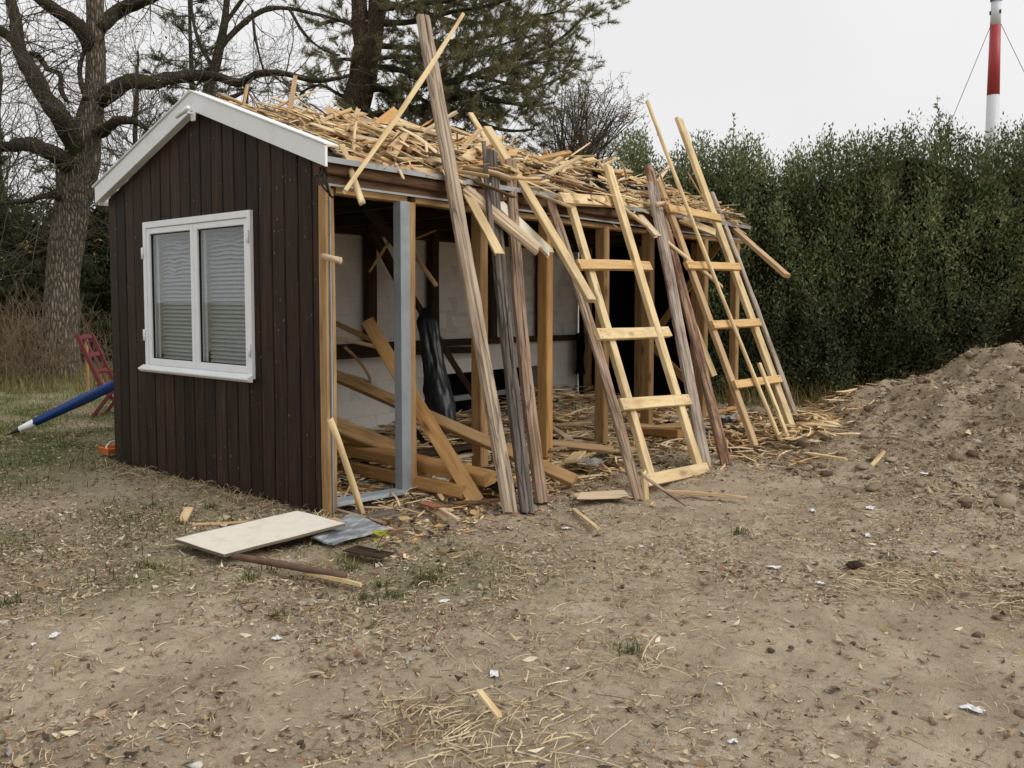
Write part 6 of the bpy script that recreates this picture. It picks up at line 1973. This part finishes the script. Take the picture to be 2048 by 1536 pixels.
# brushy suckers on the middle trunk
for i in range(200):
    z = R.uniform(2.4, 5.8)
    k = min(range(len(allsm[0][0])), key=lambda q: abs(allsm[0][0][q][0].z - z)); p, r = allsm[0][0][k]
    a = R.uniform(0, 6.28); nd = Vector((math.cos(a), math.sin(a), R.uniform(-.5, .5)))
    grow(tw, p + nd * r * .8, nd, R.uniform(.3, 1.0), .007, R, 1, tips, -.05, .8)
mobj('crown', tw.mesh('crown', M['twig']), e)
mo = [p + Vector((R.gauss(0, r), R.gauss(0, r), abs(R.gauss(0, r * .6)))) for sm, dn, tr_ in allsm[1:] for p, r in sm if r > .06 and R.random() < .55]
V, F, Cc = leaf_cloud(mo, .05, 7, .05, R, [(92, 96, 40), (120, 116, 50), (84, 78, 38)], [.4, .3, .3], .6)
o = mobj('moss', np_mesh('moss', V, F, False, Cc, M=M['leaf']), e); o['kind'] = 'stuff'
few = [p for p, d in tips if R.random() < .05]
V, F, Cc = leaf_cloud(few, .05, 3, .07, R, [(150, 134, 70), (120, 104, 50), (140, 120, 80)], [.4, .3, .3], .5)
o = mobj('dry_leaves', np_mesh('dry_leaves', V, F, False, Cc, M=M['leaf']), e); o['kind'] = 'stuff'

# slender tree behind the ridge, with dark evergreen sprays around it
e, R, tw, tips, allsm = bare_tree('slender_tree', ASH, 'slender bare tree rising behind the white gable peak', ('bark_limb', 'bark_limb'), 8, trunk_k=12)
twigs_on(allsm, tw, tips, R, .17, (.5, 1.5), 2, .05, 3.0)
mobj('crown', tw.mesh('crown', M['twig']), e)

# needles along thin shoots
def needle_tufts(shoots, per, nl, R, pal, pr, w=.006):
    rg_ = np.random.default_rng(R.randrange(1 << 30))
    P, D_ = [], []
    for (p, d, L) in shoots:
        for k in range(per):
            P.append(p + d * (L * k / per)); D_.append(d)
    P = np.array([tuple(q) for q in P]); D_ = np.array([tuple(q) for q in D_])
    m = 8
    P = np.repeat(P, m, axis=0); D_ = np.repeat(D_, m, axis=0); n = len(P)
    d = D_ * .8 + rg_.normal(0, .55, (n, 3)) + np.array([0, 0, .12]); d /= np.linalg.norm(d, axis=1)[:, None]
    s = np.cross(d, rg_.normal(0, 1, (n, 3))); s /= np.linalg.norm(s, axis=1)[:, None] + 1e-9
    L = nl * rg_.uniform(.6, 1.25, (n, 1))
    V = np.stack([P + s * w, P - s * w, P + d * L], 1)
    return V.reshape(-1, 3), np.arange(n * 3).reshape(n, 3), np.repeat(pick_cols(rg_, pal, pr, n, .35), 3, axis=0)

def conifer_foliage(allsm, tw, R, every, Ls, start, tuft=4, drop=0.):
    shoots = []
    for sm, dens, is_trunk in allsm:
        if is_trunk: continue
        n = len(sm)
        for i in range(int(n * start), n - 1):
            p, r = sm[i]; d = (sm[i + 1][0] - sm[i - 1][0]).normalized()
            seg = (sm[i + 1][0] - p).length
            if R.random() < seg / every:
                for q in range(R.choice((1, 2, 2))):
                    u, v = frame_from(d); a = R.uniform(0, 6.28)
                    nd = (d * R.uniform(.5, 1.1) + (u * math.cos(a) + v * math.sin(a)) * .9 + Vector((0, 0, .2 - drop))).normalized()
                    L = R.uniform(*Ls)
                    pts = [p + nd * (L * t) + Vector((0, 0, .12 * L * t * t)) for t in (0, .35, .7, 1)]
                    tw.add(pts, [.008, .006, .005, .003])
                    for k in range(R.randint(3, 6)):
                        t = R.uniform(.25, 1); b = p + nd * (L * t)
                        sd_ = (nd + Vector((R.gauss(0, .7), R.gauss(0, .7), R.gauss(.15, .4)))).normalized(); l2 = R.uniform(.12, .32)
                        shoots.append((b, sd_, l2)); tw.add([b, b + sd_ * l2], [.004, .002])
                    shoots.append((p + nd * L, nd, .2))
    return shoots
PINEPAL = [(126, 128, 92), (148, 144, 104), (104, 112, 82), (168, 150, 108), (174, 154, 116)]
e, R, tw, tips, allsm = bare_tree('pine_tree', PINE, 'pine with forked trunk and olive needles behind the shed roof', ('bark_pine', 'bark_limb'), 12, trunk_k=22)
sh = conifer_foliage(allsm, tw, R, .040, (.3, 1.15), .05)
twigs_on(allsm, tw, tips, R, .5, (.5, 1.2), 1, .0, 4.0)
mobj('branches', tw.mesh('branches', M['twig']), e)
V, F, Cc = needle_tufts(sh, 7, .14, R, PINEPAL, [.3, .25, .18, .17, .10], .0065)
o = mobj('crown', np_mesh('crown', V, F, False, Cc, M=M['needle']), e); o['kind'] = 'stuff'

# fine leafed bush tree at the far shed end
e, R, tw, tips, allsm = bare_tree('bush_tree', SHRUB, 'fine twigged bush tree with sparse brown leaves behind the roof end', ('bark_limb', 'bark_limb'), 21)
tw.minr = .0045
twigs_on(allsm, tw, tips, R, .2, (.3, .9), 2, .25, 2.6, .55)
mobj('crown', tw.mesh('crown', M['twig']), e)
hi = [p for p, d in tips if p.z > 3.6 and R.random() < .55]
V, F, Cc = leaf_cloud(hi, .03, 4, .045, R, [(132, 116, 84), (110, 108, 74), (146, 120, 88)], [.4, .35, .25], .5)
o = mobj('leaves', np_mesh('leaves', V, F, False, Cc, M=M['leaf']), e); o['kind'] = 'stuff'

# ------------------------------------------------------------------ hedges
def hedge(name, label, path, height, thick, dens, leafL, pal, pr, seed, tops=1.0, spray=.32):
    R = random.Random(seed); rg_ = np.random.default_rng(seed)
    e = empty(name, (0, 0, 0)); tag(e, label, 'hedge', kind='thing')
    P = [Vector((p[0], p[1])) for p in path]
    seglen = [(P[i + 1] - P[i]).length for i in range(len(P) - 1)]; tot = sum(seglen)
    def along(s):
        i = 0
        while i < len(seglen) - 1 and s > seglen[i]: s -= seglen[i]; i += 1
        d = (P[i + 1] - P[i]).normalized(); return P[i] + d * s, d
    nspr = int(tot * height * dens)
    C_, D_ = [], []
    def htop(s): return height * (1 + .08 * noise.noise(Vector((s * .55, seed, 0))) + .13 * noise.noise(Vector((s * 1.7, seed, 5))) + .10 * noise.noise(Vector((s * 4.1, seed, 8))))
    for i in range(nspr):
        s = R.uniform(0, tot); p, d = along(s); nrm = Vector((d.y, -d.x))
        if (Vector((CAM_POS.x, CAM_POS.y)) - p).dot(nrm) < 0: nrm = -nrm
        H = htop(s)
        if R.random() < .16:
            z = H * R.uniform(.9, 1.0); off = R.uniform(-.5, .5) * thick
        else:
            z = H * (R.random() ** .85); off = thick * .5 - abs(R.gauss(0, .14))
        bulge = .30 * noise.noise(Vector((s * .9, z * .6, seed))) + .48 * noise.noise(Vector((s * 2.8, z * 1.3, seed + 4))) - .10
        off += bulge
        C_.append((p.x + nrm.x * off, p.y + nrm.y * off, z + float(gs(p.x, p.y))))
        k = z / H
        D_.append((nrm.x * (.6 - .35 * k) + R.gauss(0, .2), nrm.y * (.6 - .35 * k) + R.gauss(0, .2), .55 + .45 * k))
    C_ = np.array(C_); D_ = np.array(D_)
    # upright sprays along the top
    st = TwigBatch(3); sprC, sprD = [], []
    for i in range(int(tot * 5 * tops)):
        s = R.uniform(0, tot); p, d = along(s); off = R.uniform(-.45, .5) * thick; nrm = Vector((d.y, -d.x))
        L = R.uniform(.12, .42) * (1 + 1.2 * (R.random() < .15)); H = htop(s) * R.uniform(.96, 1.0)
        a = Vector((p.x + nrm.x * off, p.y + nrm.y * off, H + float(gs(p.x, p.y)))); dv = Vector((R.gauss(0, .25), R.gauss(0, .25), 1)).normalized()
        st.add([a - dv * .4, a, a + dv * L], [.009, .006, .003])
        for k in range(int(L / .035)):
            sprC.append(tuple(a + dv * (k * .035))); sprD.append(tuple(dv * .6 + Vector((R.gauss(0, .6), R.gauss(0, .6), .2))))
    m = 9
    c = np.repeat(C_, m, axis=0); d = np.repeat(D_, m, axis=0)
    t = np.tile(np.linspace(-.5, 1, m), len(C_))[:, None]
    c = c + d * t * spray + rg_.normal(0, .03, c.shape); d = d + rg_.normal(0, .55, d.shape)
    m2 = 3
    c = np.concatenate([c, np.repeat(np.array(sprC), m2, axis=0)]); d = np.concatenate([d, np.repeat(np.array(sprD), m2, axis=0) + rg_.normal(0, .5, (len(sprC) * m2, 3))])
    d /= np.linalg.norm(d, axis=1)[:, None]; n = len(c)
    sx = np.cross(d, rg_.normal(0, 1, (n, 3)) + np.array([0, 0, .8])); sx /= np.linalg.norm(sx, axis=1)[:, None] + 1e-9
    L = leafL * rg_.uniform(.6, 1.3, (n, 1)); W = L * .36; nv = np.cross(sx, d)
    V = np.stack([c, c + d * L * .5 + sx * W * .5 + nv * L * .05, c + d * L, c + d * L * .5 - sx * W * .5 + nv * L * .05], 1).reshape(-1, 3)
    patch = .5 + 1.1 * (vnoise(c[:, 0] * 1.1 + c[:, 1] * .7, c[:, 2] * 1.1, seed) + .5)
    col = pick_cols(rg_, pal, pr, n, .3) * patch[:, None]
    o = mobj('foliage', np_mesh('foliage', V, np.arange(n * 4).reshape(n, 4), False, np.repeat(col, 4, axis=0), M=M['leaf']), e); o['kind'] = 'stuff'
    # inner branches and a dark core sheet, inner shade put into its colour
    for i in range(int(tot * 5)):
        s = R.uniform(0, tot); p, dd = along(s); H = htop(s) * R.uniform(.6, .98)
        nrm = Vector((dd.y, -dd.x)); of = R.uniform(-.3, .35) * thick
        b = Vector((p.x + nrm.x * of * .4, p.y + nrm.y * of * .4, -.1)); q = Vector((p.x + nrm.x * of, p.y + nrm.y * of, H))
        st.add([b, b.lerp(q, .5) + Vector((R.gauss(0, .12), R.gauss(0, .12), 0)), q], [.03, .018, .006])
    mobj('stems', st.mesh('stems', M['twig']), e)
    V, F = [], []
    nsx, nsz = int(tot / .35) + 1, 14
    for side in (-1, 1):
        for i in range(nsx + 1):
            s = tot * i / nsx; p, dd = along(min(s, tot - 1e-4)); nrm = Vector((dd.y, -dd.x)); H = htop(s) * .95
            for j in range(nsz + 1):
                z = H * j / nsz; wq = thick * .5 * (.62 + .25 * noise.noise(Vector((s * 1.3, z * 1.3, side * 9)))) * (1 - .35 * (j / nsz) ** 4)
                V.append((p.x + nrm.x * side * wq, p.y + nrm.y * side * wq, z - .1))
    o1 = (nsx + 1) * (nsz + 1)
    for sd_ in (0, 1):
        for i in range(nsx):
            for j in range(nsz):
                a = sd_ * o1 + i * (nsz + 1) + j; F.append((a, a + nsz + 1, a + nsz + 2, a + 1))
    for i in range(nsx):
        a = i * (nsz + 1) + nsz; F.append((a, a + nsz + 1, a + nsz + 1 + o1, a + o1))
    mobj('inner_shade', py_mesh('inner_shade', V, F, M['hedge_core'], True), e)
    return e
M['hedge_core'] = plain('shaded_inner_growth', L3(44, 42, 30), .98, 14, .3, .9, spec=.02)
HP = [(98, 110, 74), (120, 132, 90), (80, 92, 62), (150, 154, 108), (138, 124, 94)]
hedge('hedge', 'tall dark evergreen hedge on the right behind the dirt mound', PTS['hedge'], 3.82, 1.7, 470, .068, HP, [.30, .26, .2, .14, .10], 4)
hedge('rear_hedge', 'dark evergreen hedge at the lawn edge behind the oak', PTS['backhedge'], 3.9, 2.2, 110, .12, [(76, 86, 56), (94, 104, 66), (62, 72, 48), (108, 104, 72)], [.35, .25, .25, .15], 9, tops=.5)

# conifer behind the slender tree and a loose dark evergreen right of the oak
def evergreen(name, label, x, y, ztop, z0, rad_, seed, n=110, pal=((70, 80, 52), (88, 96, 60), (106, 106, 68))):
    R = random.Random(seed); e = empty(name, (x, y, 0)); tag(e, label, 'tree', kind='thing')
    mb = MB(); mb.tube([(0, 0, -.1), (.05, 0, ztop * .5), (0, .05, ztop)], [.16, .10, .02], 10); mb.build('trunk', M['bark_limb'], e, 0, True)
    tw = TwigBatch(3); shoots = []
    for i in range(n):
        z = R.uniform(z0, ztop); a = R.uniform(0, 6.28); L = rad_ * (1.05 - (z - z0) / (ztop - z0 + .01) * .75) * R.uniform(.5, 1)
        d = Vector((math.cos(a), math.sin(a), R.uniform(-.1, .5))).normalized(); p = Vector((0, 0, z))
        tw.add([p, p + d * L * .5, p + d * L + Vector((0, 0, .1))], [.02, .012, .004])
        for k in range(int(L * 11)):
            t = R.uniform(.25, 1); b = p + d * (L * t); sd_ = (d + Vector((R.gauss(0, .7), R.gauss(0, .7), R.gauss(.1, .4)))).normalized(); l2 = R.uniform(.15, .4)
            shoots.append((b, sd_, l2)); tw.add([b, b + sd_ * l2], [.005, .002])
    mobj('branches', tw.mesh('branches', M['twig']), e)
    V, F, Cc = needle_tufts(shoots, 5, .12, R, list(pal), [1] * len(pal), .008)
    o = mobj('crown', np_mesh('crown', V, F, False, Cc, M=M['needle']), e); o['kind'] = 'stuff'
def spot(px, dep):           # a place on the ground, from sideways offset (m per m of distance) and distance
    return (CAM_POS.x + dep * FX + dep * px * FY, CAM_POS.y + dep * FY - dep * px * FX)
# bare trees farther back
def far_tree(label, lat, dep, h, seed, n_l=9, at=None):
    R = random.Random(seed); x, y = at or spot(lat, dep); e = empty('bare_tree', (x, y, 0)); tag(e, label, 'tree', 'bare trees far behind the shed', 'thing')
    tr_ = [(0, 0, -.2, .2), (.1, 0, h * .3, .16), (-.1, .1, h * .6, .10), (.1, 0, h, .03)]
    sm = resample(tr_, .4, R, .12); mobj('trunk', limb_mesh('trunk', sm, 10, M['bark_limb']), e)
    tw = TwigBatch(3, .005); tips = []
    for i in range(n_l * 5):
        p, r = sm[R.randrange(int(len(sm) * .25), len(sm) - 1)]; a = R.uniform(0, 6.28)
        grow(tw, p, Vector((math.cos(a), math.sin(a), R.uniform(.2, 1.1))), R.uniform(1.2, 3.2), r * .35, R, 2, tips, .12, .6)
    mobj('crown', tw.mesh('crown', M['twig']), e)
far_tree('bare tree far behind the shed, left of the oak trunk', -.60, 27, 9.5, 51)
far_tree('bare tree far behind, in the gap right of the oak', -.44, 29, 10.0, 52)
far_tree('bare tree far behind the white gable peak', -.31, 30, 9.0, 53)
# trees across the lawn that the window panes mirror
far_tree('bare tree across the lawn, mirrored in the near window pane', 0, 0, 8.5, 61, 7, (-13.5, 8.5))
far_tree('bare tree across the lawn, mirrored in the far window pane', 0, 0, 9.5, 62, 7, (-15.0, 12.5))
x, y = spot(-.375, 21.5); evergreen('conifer', 'dark conifer standing behind the slender bare tree', x, y, 9.8, 5.6, 1.7, 31, 46)
x, y = spot(-.535, 20.5); evergreen('conifer', 'low dark conifer filling the gap right of the oak trunk', x, y, 4.9, .6, 1.3, 32, 80)
x, y = spot(-.62, 20.0); evergreen('conifer', 'dark conifer at the left edge behind the oak limb', x, y, 5.2, .6, 1.4, 33, 90)

# dry brush under the oak and dry grass along the hedge foot
def brush(label, cx, cy, r, n, h, seed):
    R = random.Random(seed); tw = TwigBatch(3); tips = []
    for i in range(n):
        p = Vector((cx + R.gauss(0, r), cy + R.gauss(0, r), 0)); p.z = float(gs(p.x, p.y))
        grow(tw, p, Vector((R.gauss(0, .45), R.gauss(0, .45), 1)), h * R.uniform(.5, 1.1), .007, R, 1, tips, .05, .5)
    o = mobj('dry_bush', tw.mesh('dry_bush', M['twig_brown'])); tag(o, label, 'bush', 'dry bushes under the oak', 'thing')
x, y = spot(-.575, 16.2); brush('dry brown brushwood bush left of the oak trunk', x, y, .38, 120, 1.5, 3)
x, y = spot(-.61, 17.5); brush('dry brushwood bush at the left edge behind the wooden trough', x, y, .4, 80, 1.6, 4)
x, y = spot(-.475, 18.5); brush('thin dry bush right of the oak behind the red chair', x, y, .4, 50, 1.5, 5)
rg2 = np.random.default_rng(19)
n = 3200
xs = rg2.uniform(7.6, 12.3, n); ys = 0 * xs
P0, P1 = Vector(PTS['hedge'][0]), Vector(PTS['hedge'][2])
t = rg2.uniform(-.05, 1.1, n); off = rg2.uniform(.55, 1.9, n)
hd = (P1 - P0); hl = hd.length; hd.normalize(); hn = Vector((hd.y, -hd.x, 0))
if (CAM_POS - P0).dot(hn) < 0: hn = -hn
xs = P0.x + hd.x * hl * t + hn.x * off; ys = P0.y + hd.y * hl * t + hn.y * off
hh = rg2.uniform(.10, .5, n) * np.clip(1.5 - .45 * off, .4, 1.2)
V, F, Cc = blades(xs, ys, gs(xs, ys), hh, rg2.uniform(.005, .011, n), rg2.uniform(.1, 1.0, n), rg2.uniform(0, 6.28, n), pick_cols(rg2, [(160, 140, 96), (136, 116, 76), (112, 104, 62), (98, 108, 56)], [.35, .3, .2, .15], n))
o = mobj('dry_grass', np_mesh('dry_grass', V, F, False, Cc, M=M['grassblade'])); tag(o, 'tall dry grass along the foot of the hedge', 'grass', kind='stuff')
# grass tufts round the oak and lawn edge
n = 4200
bx, by = spot(-.54, 16.3)
xs = rg2.normal(bx, 1.7, n); ys = rg2.normal(by, 1.7, n)
V, F, Cc = blades(xs, ys, gs(xs, ys), rg2.uniform(.06, .28, n), rg2.uniform(.006, .012, n), rg2.uniform(.2, 1.0, n), rg2.uniform(0, 6.28, n), pick_cols(rg2, [(150, 130, 88), (126, 118, 70), (104, 110, 56)], [.45, .3, .25], n))
o = mobj('lawn_edge_grass', np_mesh('lawn_edge_grass', V, F, False, Cc, M=M['grassblade'])); tag(o, 'dry tufts of grass around the foot of the oak', 'grass', kind='stuff')

# ------------------------------------------------------------------ mast with guy wires
mx_, my_ = PTS['mast'][0][:2]
e = empty('mast', (mx_, my_, 0)); tag(e, 'red and white banded mast with guy wires beyond the hedge', 'mast', kind='thing')
zt, zr1, zr0 = 22.45, 20.78, 15.95
def band(z0, z1, r0, r1, mat): MB().tube([(0, 0, z0), (0, 0, z1)], [r0, r1], 24).build('band', M[mat], e, 0, True)
band(0, 8, .50, .46, 'mast_white'); band(8.0, zr0, .46, .405, 'mast_white'); band(zr0, zr1, .405, .34, 'mast_red'); band(zr1, zt, .34, .31, 'mast_white')
MB().tube([(0, 0, zt), (0, 0, zt + .12), (0, 0, zt + .3), (0, 0, zt + 1.2)], [.38, .38, .2, .16], 20).build('cap', M['dark_metal'], e, 0, True)
for (du, dep) in ((-9.5, -2.5), (9.5, -2.5)):
    gx_, gy_ = du * FY + dep * FX, -du * FX + dep * FY
    MB().tube([(0, 0, 21.6), (gx_, gy_, 0)], [.02, .02], 6).build('guy_wire', M['dark_metal'], e)
for a in (0, 2.1, 4.2):
    MB().box(math.cos(a) * .36 - .05, math.cos(a) * .36 + .05, math.sin(a) * .36 - .05, math.sin(a) * .36 + .05, 21.5, 21.75).build('wire_clamp', M['dark_metal'], e)
